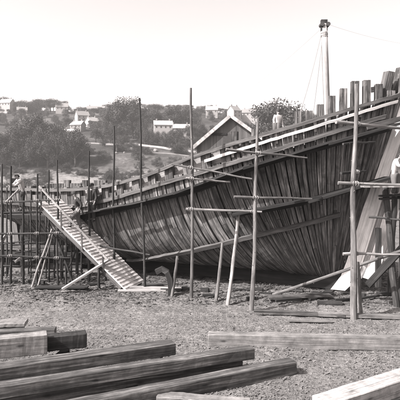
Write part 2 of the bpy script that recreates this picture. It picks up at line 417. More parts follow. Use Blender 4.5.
W6 = [(100, 262), (145, 258), (200, 248), (255, 235), (310, 222), (345, 212)]
ribband('ribband', W1, -60, 398, .15, .12, M['ribband'])
ribband('ribband', W2, 206, 396, .12, .10, M['white_rib'], out=.03)
ribband('ribband', W2b, -60, 385, .17, .11, M['ribband'])
ribband('shade_band', off(W3, 1.5), -60, 388, .24, .13, M['plank'])  # dark strip that thickens the shadow band along the upper staging
ribband('ribband', W6, 130, 338, .17, .13, M['ribband'])
ribband('shade_band', off(W5, 1.5), 232, 372, .22, .12, M['plank'])  # dark strip standing for the shadow below the lower staging
# rail cap along the far side
mb = MB(); rings = []
for k in range(1, NF):
    n, t, u = snorm(k, 1, -1); p = surf(k, 1, -1)+n*.01
    rings.append([p-t*.1, p+t*.1, p+t*.1+n*.1, p-t*.1+n*.1])
mb.loft(rings); child(mb, 'ribband', M['ribband'], ship)
# stem, gripe, keel, sternpost
STEM = [(.45, .05), (.05, .6), (-.28, 1.5), (-.72, 3), (-1.28, 5), (-1.95, 7.1), (-2.5, 8.6)]
def stemring(s0, s1, z0, z1, th, off_=0):
    r = []
    for s, z in ((s0, z0), (s1, z1)):
        for q in (1, -1): r.append(P0+U*s+NN*(q*th/2)+Vector((0, 0, z)))
    return [r[0], r[1], r[3], r[2]]
def stempart(name, d0, d1, th, mat, zlo=0, zhi=20, n=14):
    mb = MB(); rings = []
    zz = [(STEM[0][1]+(STEM[-1][1]-STEM[0][1])*k/n) for k in range(n+1)]
    inv = [(z, s) for s, z in STEM]
    for z in zz:
        if z < zlo or z > zhi: continue
        s = interp(inv, z); rings.append(stemring(s-d0, s-d1, z, z-(d1-d0)*.25 if z > .5 else z, th))
    mb.loft(rings); return child(mb, name, mat, ship, bevel=.012)
stempart('stem', -.12, .48, .42, M['pale'])
stempart('outer_stem', .50, .72, .34, M['pale2'], .3, 8.0)
stempart('gripe', .735, 1.22, .30, M['pale'], .55, 6.6)
mb = MB(); k0 = P0+U*.3+Vector((0, 0, .34)); k1 = P0+U*19+Vector((0, 0, .34)); mb.beam(k0, k1, .34, .56, seg=10, jit=.004); child(mb, 'keel', M['plank'], ship)
mb = MB(); mb.beam(P0+U*18.6+Vector((0, 0, .42)), P0+U*19.3+Vector((0, 0, 4.6)), .4, .34); child(mb, 'sternpost', M['ribband'], ship)
mb = MB(); rings = []
for s in (10, 11, 12, 13, 14.5, 16, 17.5, 18.5):
    zb = Zb(s)+.2
    rings.append([P0+U*s+NN*q+Vector((0, 0, z)) for q, z in ((.15, .42), (-.15, .42), (-.15, zb), (.15, zb))])
mb.loft(rings); child(mb, 'deadwood', M['plank'], ship)
mb = MB(); rings = []
for v in [k/8 for k in range(9)]:
    a = surf(NF-.4, max(v, .01), 1); b_ = surf(NF-.4, max(v, .01), -1); rings.append([a, b_, b_+U*.08, a+U*.08])
mb.loft(rings); child(mb, 'transom', M['hull'], ship)
# knightheads and loose boards at the bow
def kn(a, b_, w, h, mat='hull', name='knighthead'):
    mb = MB(); mb.beam(a, b_, w, h, seg=3, jit=.01, up=Vector((.1, -1, 0))); return child(mb, name, M[mat], ship)
kn(at(376, 130, 20.2), at(389, 72, 20.0), .26, .5)
kn(at(388, 124, 20.5), at(402, 68, 20.3), .26, .55)
kn(at(396, 118, 20.9), at(409, 64, 20.7), .3, .6)
mb = MB(); mb.beam(at(371, 90, 20.35), at(402, 84.5, 20.6), .07, .22); child(mb, 'tie_board', M['ribband'], ship)
mb = MB(); mb.beam(at(367, 127, 19.2), at(404, 118, 19.6), .06, .20); child(mb, 'tie_board', M['ribband'], ship)
# light stanchions behind the upper ribbands (pale bulwark pieces)
for px in (233, 257, 277, 296, 316, 330, 344, 362):
    i = i_at(px, W2); va = line_v(i, off(W2, 1)); n, t, u = snorm(i, va)
    mb = MB(); p = surf(i, va)+n*.018; mb.beam(p-t*.16, p+t*.30, .10, .05, up=n); child(mb, 'cleat', M['pale2'], ship)

# ------------------------------------------------------------------ staging boards on the hull side
GS = 'staging boards round the hull'
def stage(line, px0, px1, label, w=.5, drop=.0, mat='plank', out=.10, th=.09):
    ia, ib = i_at(px1, line), i_at(px0, line)
    va, vb = line_v(ia, line), line_v(ib, line); im = (ia+ib)/2; vm_ = line_v(im, line)
    pa, pb, pm = surf(ia, va), surf(ib, vb), surf(im, vm_)
    d = (pb-pa); dn = Vector((d.y, -d.x, 0)).normalized(); 
    if dn.dot(NN) < 0: dn = -dn
    bulge = max(0, (pm-(pa+pb)/2).dot(dn))
    o_ = dn*(out+bulge+w/2)
    a, b_ = pa+o_, pb+o_; L = (b_-a).normalized()
    mb = MB()
    for q in (-.5, .5):
        s_ = dn*(q*w*.5); dz = Vector((0, 0, random.uniform(-.01, .01)))
        mb.beam(a-L*.15*random.random()+s_+dz, b_+L*.3*random.random()+s_+dz, w*.48, th, seg=4, jit=.003)
    c = (a+b_)/2
    return tag(mb.build('staging_board', M[mat], loc=c), label, 'plank', GS)
random.seed(5)
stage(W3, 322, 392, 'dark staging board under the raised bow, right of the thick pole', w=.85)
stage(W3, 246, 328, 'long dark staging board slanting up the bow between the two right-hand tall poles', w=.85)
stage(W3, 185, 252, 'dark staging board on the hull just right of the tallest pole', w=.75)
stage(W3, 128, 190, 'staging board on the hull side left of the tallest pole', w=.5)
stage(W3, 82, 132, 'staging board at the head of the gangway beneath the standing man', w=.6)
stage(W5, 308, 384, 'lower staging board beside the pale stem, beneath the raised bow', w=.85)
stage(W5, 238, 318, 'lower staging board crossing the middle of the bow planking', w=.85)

# ------------------------------------------------------------------ poles
def pole(label, a, b_, r0=.06, r1=.04, mat='pole', name='scaffold_pole', cat='pole', group='scaffolding poles', bend=.05, nseg=12, lash=None):
    """a = foot, b = head"""
    mb = MB(); pts = []; rr = []; t = (b_-a); x = t.cross(Vector((.3, 1, .2))).normalized(); y = t.normalized().cross(x); s1 = random.random()*9
    for k in range(nseg+1):
        f = k/nseg; w = math.sin(math.pi*f)
        pts.append(a+t*f+(x*mn.noise(Vector((s1, f*2, 0)))+y*mn.noise(Vector((s1, f*2, 7))))*bend*t.length*.35*(w+.1))
        rr.append(lerp(r0, r1, f)*random.uniform(.93, 1.08))
    mb.tube(pts, rr, n=10)
    for q in range(int(t.length*1.3)):         # knots and branch stubs
        f = random.uniform(.08, .95); k = min(nseg-1, int(f*nseg)); p = pts[k].lerp(pts[k+1], f*nseg-k); an = random.random()*6.28
        d = (x*math.cos(an)+y*math.sin(an)); mb.tube([p+d*rr[k]*.5, p+d*(rr[k]+.02)], [.02, .012], n=5)
    o = mb.build(name, M[mat], smooth=False, loc=a.copy())
    for lf in (lash or []):
        k = min(nseg-1, int(lf*nseg)); p = pts[k].lerp(pts[k+1], lf*nseg-k); ax = t.normalized(); lm = MB()
        for q in range(4):                     # rope turns round both poles
            c = p+ax*(q-1.5)*.035; tl = Vector((0, 0, 1)) if abs(ax.z) < .7 else Vector((1, 0, 0)); e1 = ax.cross(tl).normalized(); e2 = ax.cross(e1)
            e3 = (e1+ax*(.5 if q % 2 else -.5)).normalized()
            lm.tube([c+e3*math.cos(z*.7854)*.10+e2*math.sin(z*.7854)*(rr[k]+.022) for z in range(9)], .012, n=5)
        child(lm, 'lashing', M['rope'], o)
    return tag(o, label, cat, group)
def up(px0, py0, px1, py1, D=None, **k):
    D = D or gd(py0); a = at(px0, py0, D); a.z = min(a.z, 0)-.05; return a, at(px1, py1, D)
def vp(label, bx, by, tx, ty, D=None, **k):
    a, b_ = up(bx, by, tx, ty, D); return pole(label, a, b_, **k)
random.seed(21)
vp('tallest scaffold pole, thin and pale, standing mid picture with its foot clear of the gangway', 191, 298, 191, 88, r0=.07, r1=.045)
vp('tall scaffold pole leaning slightly right, before the middle of the bow', 251.5, 309, 258, 118, r0=.085, r1=.05)
vp('thick scaffold pole just left of the pale stem', 354, 319, 356.5, 84, r0=.12, r1=.065)
vp('short stake lashed against the thick pole left of the stem', 361, 318, 357.5, 262, D=17.35, r0=.09, r1=.07)
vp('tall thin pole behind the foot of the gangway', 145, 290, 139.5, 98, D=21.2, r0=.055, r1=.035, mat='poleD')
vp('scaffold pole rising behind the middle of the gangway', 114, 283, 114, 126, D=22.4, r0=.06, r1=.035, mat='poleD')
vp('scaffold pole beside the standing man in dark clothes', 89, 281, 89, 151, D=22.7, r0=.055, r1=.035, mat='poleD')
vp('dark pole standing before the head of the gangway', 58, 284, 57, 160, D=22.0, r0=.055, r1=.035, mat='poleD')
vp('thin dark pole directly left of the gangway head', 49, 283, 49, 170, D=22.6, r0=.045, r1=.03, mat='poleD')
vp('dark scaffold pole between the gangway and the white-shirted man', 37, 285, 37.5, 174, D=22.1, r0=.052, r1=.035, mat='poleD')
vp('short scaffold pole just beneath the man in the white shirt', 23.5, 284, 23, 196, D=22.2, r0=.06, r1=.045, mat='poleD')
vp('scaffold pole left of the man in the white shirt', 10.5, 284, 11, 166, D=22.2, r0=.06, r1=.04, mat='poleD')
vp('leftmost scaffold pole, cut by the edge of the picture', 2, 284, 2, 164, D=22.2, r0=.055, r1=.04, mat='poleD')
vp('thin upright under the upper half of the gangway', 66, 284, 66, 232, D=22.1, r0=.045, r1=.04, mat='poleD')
vp('short upright under the lower half of the gangway', 99, 288, 98.5, 258, D=21.6, r0=.06, r1=.05, mat='poleD')
# putlogs and ledgers
def lp(label, x0, y0, D0, x1, y1, D1, r0=.05, r1=.035, mat='pole', **k): return pole(label, at(x0, y0, D0), at(x1, y1, D1), r0, r1, mat, **k)
lp('upper cross pole tied to the right-leaning tall pole, reaching in to the bow', 226, 149.5, 17.7, 307, 158, 18.9, lash=[0.37])
lp('middle cross pole tied to the right-leaning tall pole', 234, 197, 18.1, 312, 199, 18.5, r0=.055, lash=[0.269])
lp('long low cross pole between the tallest pole and the right-leaning one', 186, 209, 19.4, 262, 212, 18.6, r0=.055, lash=[0.066, 0.895])
lp('upper cross pole slanting across the tallest pole', 172, 164, 19.7, 252, 179, 19.3, r0=.045, lash=[0.237])
lp('short cross pole beneath the slanting one at the tallest pole', 186, 178, 19.65, 230, 182, 20.0, r0=.04, lash=[0.114])
lp('top cross pole on the thick pole, level with the white ribband end', 336, 122, 17.0, 404, 128.5, 17.9, r0=.07, r1=.055, lash=[0.294])
lp('middle cross pole on the thick pole passing before the pale stem', 338, 183, 17.05, 406, 185, 17.0, r0=.065, r1=.05, lash=[0.257])
lp('short cross pole on the thick pole midway up', 343, 144, 17.2, 375, 142, 18.8, r0=.04, mat='poleD')
lp('stub of pole lashed to the thick pole above the middle cross pole', 341, 173, 17.3, 366, 171, 18.2, r0=.055, mat='poleD', lash=[0.58])
lp('lowest cross pole on the thick pole, before the foot of the stem', 343, 254, 17.2, 407, 254, 17.4, r0=.055, lash=[0.188])
lp('short bar nailed across the pale stem', 369, 217, 19.0, 408, 220, 18.2, r0=.045, mat='poleD')
a = at(273, 295, gd(296)); a.z = .05
pole('long pole slanting up from the ground to the trestle at the right edge', a, at(404, 250, 17.3), .07, .055, 'pole', bend=.02)
for lab, x0, y0, x1, y1 in (('upper ledger pole of the left scaffold, below the white-shirted man', 6, 202, 60, 200), ('middle ledger pole of the left scaffold', -6, 234, 62, 233),
                            ('lower ledger pole of the left scaffold', -6, 256, 70, 258)):
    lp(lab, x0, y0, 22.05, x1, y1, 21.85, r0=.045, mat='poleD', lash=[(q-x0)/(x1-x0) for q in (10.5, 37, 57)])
lp('thin ledger pole high on the hull side behind the gangway', 100, 210, 22.0, 146, 201, 21.1, r0=.04, mat='poleD')
lp('low ledger pole behind the gangway foot', 100, 246, 22.2, 150, 255, 21.1, r0=.04, mat='poleD')
# shores propping the bilge
GSH = 'shores propping the hull'
def shore(label, bx, by, tx, ty, dD, r=.065, mat='pole'):
    D = gd(by); a = at(bx, by, D); a.z = -.05
    return pole(label, a, at(tx, ty, D+dD), r, r*.8, mat, name='shore', cat='shore', group=GSH)
shore('short leaning shore just left of the tallest pole', 172, 296, 177.5, 256, .3, .07)
shore('middle leaning shore, pale, under the bilge', 216, 301, 222.5, 243, .5, .07)
shore('longest leaning shore, just left of the right-leaning tall pole', 227.5, 304, 238.5, 214, .9, .075)
# curved timber offcut standing by the shore
mb = MB(); pts = [at(156, 272, 20.4), at(162, 269, 20.4), at(167, 272, 20.3), at(170, 279, 20.3), at(171, 288, 20.3), at(170.5, 297, 20.3)]
rings = []
for k, p in enumerate(pts):
    t = (pts[min(k+1, 5)]-pts[max(k-1, 0)]).normalized(); n = t.cross(Vector((0, 1, 0))).normalized()
    rings.append([p-n*.11+Vector((0, -.12, 0)), p+n*.11+Vector((0, -.12, 0)), p+n*.11+Vector((0, .12, 0)), p-n*.11+Vector((0, .12, 0))])
mb.loft(rings); tag(mb.build('curved_timber', M['plank'], loc=pts[-1].copy(), bevel=.01), 'curved hook-shaped timber standing beside the short shore and the gangway foot', 'timber')

# ------------------------------------------------------------------ trestle and props right of the stem
lp('dark leaning prop right of the stem, nearest the picture edge', 397, 309, 18.6, 385, 186, 18.9, r0=.13, r1=.12, mat='poleD')
lp('second dark prop crossing behind the leaning one right of the stem', 390, 292, 20.3, 395, 182, 19.6, r0=.12, r1=.11, mat='poleD')
lp('dark upright at the extreme right edge behind the props', 401, 305, 19.2, 402, 150, 19.2, r0=.11, r1=.09, mat='poleD')
mb = MB(); mb.beam(at(378, 287, 19.9), at(378.5, 228, 19.9), .16, .2); tag(mb.build('prop', M['poleD'], loc=at(378, 287, 19.9)), 'short square prop standing against the pale stem timbers', 'prop')
mb = MB(); mb.beam(at(368, 285, 19.4), at(404, 246, 18.2), .1, .26); tag(mb.build('brace_plank', M['plank'], loc=at(368, 285, 19.4)), 'dark brace plank slanting up to the right behind the long slanting pole', 'plank')
mb = MB()
for q in (-.16, .16): mb.beam(at(362, 186.5, 18.6)+Vector((0, q, 0)), at(412, 186, 18.2)+Vector((0, q, 0)), .28, .06)
tag(mb.build('staging_board', M['pale2'], loc=at(385, 186, 18.4)), 'pale double staging board before the bow, under the man at the right edge', 'plank', GS)
mb = MB(); mb.beam(at(380, 196, 18.9), at(412, 194, 18.9), .5, .07); mb.beam(at(380, 199, 18.9), at(412, 197, 18.9), .3, .07)
tag(mb.build('staging_board', M['beamD'], loc=at(395, 197, 18.9)), 'dark doubled staging board just under the pale one at the right edge', 'plank', GS)

# ------------------------------------------------------------------ gangway
ga = at(135.5, 286.5, 21.7); ga.z = .06; gb = at(52, 203, 23.0)
gang = empty('gangway', ga.copy(), 'steep pale boarded gangway with cross cleats rising left to the hull side', 'gangway')
gt = (gb-ga); gl = gt.length; gt.normalize(); gp = Vector((-gt.y, gt.x, 0)).normalized()
if gp.y < 0: gp = -gp
gn_ = gp.cross(gt).normalized()
if gn_.z < 0: gn_ = -gn_
HW = .93
random.seed(3)
for k in range(7):
    c = gp*(-HW+(k+.5)*2*HW/7)
    mb = MB(); mb.beam(ga+c-gt*random.uniform(0, .12), gb+c+gt*random.uniform(-.1, .2), 2*HW/7-.012, .05, up=gn_, seg=6, jit=.003)
    child(mb, 'board', M['tramp'], gang)
nc = 31
for k in range(nc):
    p = ga+gt*(gl*(k+.6)/nc)+gn_*.036; j = random.uniform(-.05, .05)
    mb = MB(); mb.beam(p-gp*(HW-.03+j)+gt*random.uniform(-.015, .015), p+gp*(HW-.03-j), .07, .016, up=gn_); child(mb, 'cleat', M['pale'], gang)
for q in (-1, 1):
    mb = MB(); c = gp*(q*(HW-.12))-gn_*.13; mb.beam(ga+c+gt*.25, gb+c, .1, .18, up=gn_); child(mb, 'stringer', M['ribband'], gang)
mb = MB(); c = gp*(-HW+.02)
r0 = at(107, 259, 20.9); r1 = at(39, 186, 22.1)
mb.beam(r0, r1, .04, .085, up=gn_); child(mb, 'handrail', M['pale2'], gang)
for f in (.06, .36, .66, .96):
    p = r0.lerp(r1, f); q = p.copy(); 
    # foot on the board surface edge
    tt = ((p-ga).dot(Vector((gt.x, gt.y, 0)))/Vector((gt.x, gt.y, 0)).length_squared); fo = ga+gt*tt-gp*(HW-.02)
    mb = MB(); mb.beam(fo-gn_*.1, p, .06, .06, up=Vector((0, 1, 0))); child(mb, 'rail_post', M['ribband'], gang)
# boards under and round the gangway foot
mb = MB(); a = at(62, 281, 20.8); a.z = .12; mb.beam(a, at(110, 259, 21.3), .3, .07); tag(mb.build('brace_plank', M['pale2'], loc=a), 'pale brace plank slanting up under the middle of the gangway', 'plank')
def flatp(label, x0, y0, x1, y1, z=.06, w=.3, h=.06, mat='pale2', name='plank', group='loose planks on the yard'):
    a = at(x0, y0, gd(y0, z)); b_ = at(x1, y1, gd(y1, z)); mb = MB(); mb.beam(a, b_, w, h, seg=4, jit=.004)
    return tag(mb.build(name, M[mat], loc=(a+b_)/2), label, 'plank', group)
flatp('loose pale plank lying at the gangway foot, foremost of three', 118, 290.5, 166, 290, .05)
flatp('loose plank at the gangway foot, sticking out to the right', 130, 287, 182, 288.5, .11, .26)
flatp('dark loose plank tucked against the gangway foot', 142, 284, 178, 284, .06, .3, mat='beam')
flatp('dark plank lying beneath the gangway and the pale brace', 36, 287, 88, 287, .06, .4, mat='plank')
flatp('long thin plank lying on the ground before the right-leaning tall pole', 254, 311, 345, 315.5, .09, .22, .1, 'beam')
flatp('long pale plank lying on the ground before the thick pole', 318, 314, 410, 317, .1, .26, .1, 'beamL')
flatp('short pale plank flat on the shingle just in front of the thick pole', 288, 320, 332, 321, .05, .2, .05, 'beamL')
flatp('plank lying in the shadow under the bow', 268, 297, 330, 295, .15, .3, .1, 'beam')
random.seed(77)
for k in range(26):
    x = random.uniform(-4, 112); D = random.uniform(22.9, 24.6); a = Vector(((x-200)/F*D, D, -.05)); lean = random.choice([0, 0, random.uniform(-22, 22)])
    yt = random.uniform(222, 262) if x > 60 or lean else random.uniform(176, 240)
    if x > 60: yt = max(yt, 240)
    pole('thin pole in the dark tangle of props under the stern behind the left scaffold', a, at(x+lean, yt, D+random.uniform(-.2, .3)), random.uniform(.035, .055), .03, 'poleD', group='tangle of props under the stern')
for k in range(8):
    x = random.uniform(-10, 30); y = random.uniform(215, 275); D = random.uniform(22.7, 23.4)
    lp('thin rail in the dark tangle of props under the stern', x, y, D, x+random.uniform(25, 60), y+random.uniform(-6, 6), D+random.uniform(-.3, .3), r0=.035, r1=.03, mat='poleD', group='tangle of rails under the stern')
# A-frame trestle
def aleg(lab, x0, y0, x1, y1, mat='pale2', r=.05, D0=21.8, D1=22.1): return lp(lab, x0, y0, D0, x1, y1, D1, r0=r, r1=r*.8, mat=mat)
aleg('pale left leg of the A-frame leaning against the left scaffold', 32, 287, 52, 229)
aleg('pale inner leg beside the left leg of the A-frame', 38, 286, 53, 232, r=.04)
aleg('dark leg of the A-frame, sloping down to the right', 73, 283, 54, 230, mat='poleD', r=.055)
aleg('thin dark diagonal brace behind the gangway posts', 76, 250, 62, 285, mat='poleD', r=.04, D0=22.3, D1=22.6)
lp('pale diagonal brace under the white-shirted man', 6, 202, 22.0, 19, 189, 22.1, r0=.045, r1=.04, mat='pale2')
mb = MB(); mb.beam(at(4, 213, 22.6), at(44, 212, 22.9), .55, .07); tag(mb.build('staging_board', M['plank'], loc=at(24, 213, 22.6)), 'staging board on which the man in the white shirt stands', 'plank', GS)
# pale boards beneath the stern
for lab, x0, y0_, x1, y1_, w in (('pale board end standing on the left scaffold near the picture edge', 1, 243, 6, 235, .2), ('small pale board lying low on the left scaffold', 15, 262, 24, 256, .16)):
    mb = MB(); mb.beam(at(x0, y0_, 22.4), at(x1, y1_, 22.5), w, .12, jit=.01); tag(mb.build('board', M['pale2'], loc=at(x0, y0_, 22.4)), lab, 'board')

# ------------------------------------------------------------------ derrick mast
D = 24.0
mast = empty('derrick_mast', at(326, 150, D), 'pale derrick mast with a block at its head rising above the ship', 'mast')
mb = MB(); mb.tube([at(327, 190, D), at(326.5, 140, D), at(326, 100, D), at(325, 60, D), at(324, 24, D)], [.2, .19, .19, .17, .15], n=14); child(mb, 'pole', M['mast'], mast, smooth=True)
mb = MB(); mb.beam(at(321, 26.5, D), at(328, 26, D), .26, .12); mb.beam(at(324, 31, D), at(324, 20, D), .3, .2, up=Vector((0, 1, 0))); child(mb, 'mast_cap', M['poleD'], mast)
for q in (321.5, 327.5): 
    mb = MB(); mb.tube([at(q, 25, D)-Vector((0, .2, 0)), at(q, 25, D)+Vector((0, .16, 0))], .10, n=12); child(mb, 'pulley_block', M['iron'], mast)
mb = MB()
for f in range(4): 
    p = at(324+(f % 2)*.4, 33+f*1.2, D); mb.tube([p-Vector((0, 0, .03)), p+Vector((0, 0, .03))], .17, n=12)
child(mb, 'lashing', M['rope'], mast)
def wire(label, a, b_, sag, r=.015):
    mb = MB(); pts = []
    for k in range(13): f = k/12; pts.append(a.lerp(b_, f)-Vector((0, 0, sag*4*f*(1-f))))
    mb.tube(pts, r, n=5); return tag(mb.build('guy_rope', M['rope'], loc=a.copy()), label, 'rope', 'guy ropes of the derrick mast')
wire('guy rope falling left from the mast head to the deck', at(322, 30, D), at(298, 118, 23), .25, .018)
wire('thin guy rope dropping close beside the mast', at(323, 33, D), at(313, 116, 23.5), .1, .009)
wire('guy rope leading off right from the mast head', at(327, 24, D), at(420, 46, 30), .15, .004)
wire('long faint guy rope running far left from the mast head', at(322, 28, D), at(205, 118, 44), .4, .004)

# ------------------------------------------------------------------ foreground timbers
GB = 'squared ship timbers lying on the yard'
def timber(label, xa, ya, xb, yb, ztop, w, h, mat='beam', cap=None, back=True):
    """xa.. xb: ends of the front upper edge in the photo"""
    a = at(xa, ya, gd(ya, ztop)); b_ = at(xb, yb, gd(yb, ztop)); t = (b_-a).normalized(); n = Vector((-t.y, t.x, 0)).normalized()
    if n.y < 0: n = -n
    c = n*w/2-Vector((0, 0, h/2)); mb = MB(); mb.beam(a+c, b_+c, w, h, seg=26, jit=.0045, capmi=1, wav=.010)
    return tag(mb.build('squared_timber', [M[mat], M['endL' if mat in ('beamL', 'beamP') else 'end']], loc=a+c, bevel=.016), label, 'timber', GB)
random.seed(13)
timber('long horizontal grey timber lying alone across the yard at right', 208, 334.5, 425, 339, .36, .34, .37, 'beamL')
timber('long dark-sided timber, rearmost of the stacked ones, ending mid picture', 176, 343.5, -60, 377, .62, .42, .30, 'beam')
timber('long timber on top of the pair in the stack, its end beyond the rearmost one', 255, 348.5, -45, 393.5, .60, .30, .27, 'beam')
timber('lower timber of the pair, directly beneath the longer one', 243, 358, -45, 407, .325, .33, .32, 'beam')
timber('foremost long timber reaching farthest right of the stack', 297, 361.5, 55, 409, .34, .33, .36, 'beam')
timber('timber showing only its tip along the bottom edge left of centre', 156, 396.5, 250, 404, .22, .3, .24, 'beamL')
timber('thick pale timber block at the left edge of the stack', 47.5, 334.5, -50, 344.5, .80, .38, .50, 'beamL')
timber('short dark timber butted beyond the thick pale block', 87, 333.5, 40, 338.5, .62, .36, .38, 'beamD')
timber('weathered timber lying behind the thick pale block', 55, 329.5, -50, 333.5, .60, .30, .2, 'beam')
timber('topmost plank-like timber at the left edge, farthest back', 25, 323, -40, 325.5, .62, .5, .12, 'beamL')
timber('pale timber in the bottom right corner', 420, 374.5, 330, 405, .46, .50, .36, 'beamP')
timber('dark timber under the plank at the far left of the stack', 22, 328, -50, 331, .46, .4, .46, 'beamD')
timber('bearer hidden under the long timbers', 30, 383, 55, 352, .3, .25, .26, 'beamD') if False else None
timber('dark bearer timber beneath the pale corner timber', 395, 402, 440, 380, .13, .3, .15, 'beamD')
# sleepers carrying the stack
for lab, x, D0, D1 in (('bearer under the left end of the stacked timbers', -4.2, 10.6, 13.8), ('bearer under the middle of the stacked timbers', -1.6, 11.2, 13.4)):
    mb = MB(); mb.beam(Vector((x, D0, .0)), Vector((x+.5, D1, .0)), .22, .24); tag(mb.build('bearer', M['beamD'], loc=Vector((x, D0, 0))), lab, 'timber')

# ------------------------------------------------------------------ keel blocks and litter under the ship
random.seed(31)
def block(label, x, y, z, L, w, h, rz, mat):
    mb = MB(); d = Vector((math.cos(rz), math.sin(rz), random.uniform(-.04, .04))); c = Vector((x, y, z)); mb.beam(c-d*L/2, c+d*L/2, w, h, seg=2, jit=.008)
    return tag(mb.build('timber_offcut', M[mat], loc=c), label, 'offcut', 'rough offcuts lying in the shade under the ship')
spots = [(1.0, 20.0), (2.0, 19.6), (3.4, 19.2), (4.4, 19.5), (2.8, 20.4), (5.0, 20.3), (.2, 20.8), (-.6, 21.0), (3.9, 20.8), (1.6, 21.0), (5.7, 19.4), (6.6, 19.6), (7.3, 18.9), (-1.2, 20.9), (.4, 19.9), (2.3, 20.9), (-2.0, 21.6), (-4.6, 22.2), (-6.0, 22.4), (-7.3, 22.3), (-8.6, 22.6), (4.9, 18.9), (6.2, 20.3), (7.6, 20.2)]
for k, (x, y) in enumerate(spots):
    block('rough timber offcut lying among the litter in the shade of the hull', x, y, random.uniform(.03, .12), random.uniform(.3, 1.1), random.uniform(.08, .2), random.uniform(.05, .14), random.uniform(-.5, .5), random.choice(['beam', 'beamD', 'beamD', 'plank']))
for s in [.6+1.5*k for k in range(13)]:
    c = P0+U*s; mb = MB(); mb.beam(c-NN*.8+Vector((0, 0, -.06)), c+NN*.8+Vector((0, 0, -.06)), .34, .22)
    tag(mb.build('keel_block', M['beamD'], loc=c), 'squared block carrying the keel under the ship', 'block', 'keel blocks')

random.seed(44)
for k in range(22):  # dark heap added to stand in for shadow beneath the stern
    lay, j = divmod(k, 6); x = -12.6+j*1.35+random.uniform(-.3, .3)
    mb = MB(); a = Vector((x-random.uniform(1, 2), 26.2+random.uniform(-.4, 1.2), .14+lay*.3)); d = Vector((random.uniform(2.4, 3.6), random.uniform(-.5, .5), 0))
    mb.beam(a, a+d, .3, .28, seg=3, jit=.01)
    tag(mb.build('shade_timber', M[random.choice(['beamD', 'beamD', 'beam', 'plank'])], loc=a), 'dark timber added to fill in the shade under the stern behind the left scaffold', 'timber', 'timbers added for the shade under the stern')
# chips, shavings and stones on the yard
def scatter(name, n, mat, label, cat, region, size, kind='chip', dens=None):
    vs = []; fs = []
    k = 0
    while k < n:
        y = region[2]*(region[3]/region[2])**random.random(); x = random.uniform(region[0], region[1])*y/20
        if dens and random.random() > dens(x, y): continue
        k += 1; z = ground_z(x, y); s = size*random.uniform(.4, 1.5)*random.uniform(.6, 1.2); a = random.random()*6.28; b0 = len(vs)
        if kind == 'chip':
            L, w, h = s*random.uniform(.8, 2.2), s*random.uniform(.3, .8), s*.18
            tl = random.uniform(-.5, .5)
            for dx, dy, dz in ((-1, -1, 0), (1, -1, 0), (1, 1, 0), (-1, 1, 0), (-1, -1, 1), (1, -1, 1), (1, 1, 1), (-1, 1, 1)):
                X = dx*L/2; Y = dy*w/2; vs.append((x+X*math.cos(a)-Y*math.sin(a), y+X*math.sin(a)+Y*math.cos(a), z+dz*h+.01+X*tl*.5))
            fs += [tuple(b0+q for q in f) for f in ((4, 5, 6, 7), (0, 1, 5, 4), (1, 2, 6, 5), (2, 3, 7, 6), (3, 0, 4, 7))]
        else:
            r = s*.5; hh = r*random.uniform(.5, .9)
            for q in range(5): t = a+q*1.2566; rr = r*random.uniform(.7, 1.15); vs.append((x+rr*math.cos(t), y+rr*math.sin(t), z-.01))
            for q in range(5): t = a+.3+q*1.2566; rr = r*random.uniform(.45, .8); vs.append((x+rr*math.cos(t), y+rr*math.sin(t), z+hh*random.uniform(.7, 1)))
            fs += [(b0+q, b0+(q+1) % 5, b0+5+(q+1) % 5, b0+5+q) for q in range(5)]+[tuple(b0+5+q for q in range(5))]
    me = bpy.data.meshes.new(name); me.from_pydata(vs, [], fs); me.materials.append(mat)
    o = bpy.data.objects.new(name, me); col.objects.link(o); tag(o, label, cat, kind='stuff')
chipm = rock('chip_wood', [(.35, .035), (.5, .09), (.65, .19)], 3, .2, .01, scale2=40)
stonem = rock('shingle', [(.35, .04), (.5, .11), (.65, .24)], 5, .3, .01, scale2=30)
random.seed(8)
def nearer(x, y):
    return min(1, max(.05, (.25 if y < 14.5 else .0)+1.1*mn.noise(Vector((x*.5, y*.5, 5)))+(.5 if x > 0 and y < 16 else 0)+(.4 if y > 18.3 else 0)))
scatter('wood_chips', 10000, chipm, 'pale wood chips and shavings strewn over the yard', 'wood chips', (-11, 11, 9.5, 24), .042, 'chip', nearer)
scatter('shingle_stones', 30000, stonem, 'small stones covering the yard', 'stones', (-11, 11, 9.5, 24), .036, 'stone', lambda x, y: .6+.5*mn.noise(Vector((x*.3, y*.3, 1))))
scatter('bark_litter_shade', 9000, rock('bark_litter_shade', [(.4, .015), (.6, .10)], 3), 'bark and rubbish blackened for the shade, lying under the ship and behind the timbers', 'litter', (-11, 11, 17.6, 25), .075, 'chip', lambda x, y: min(1, max(.02, (y-18.4)/2.2+.7*mn.noise(Vector((x*.6, y*.9, 8))))))  # yard litter, packed denser and blacker to paint in the hull's ground shade

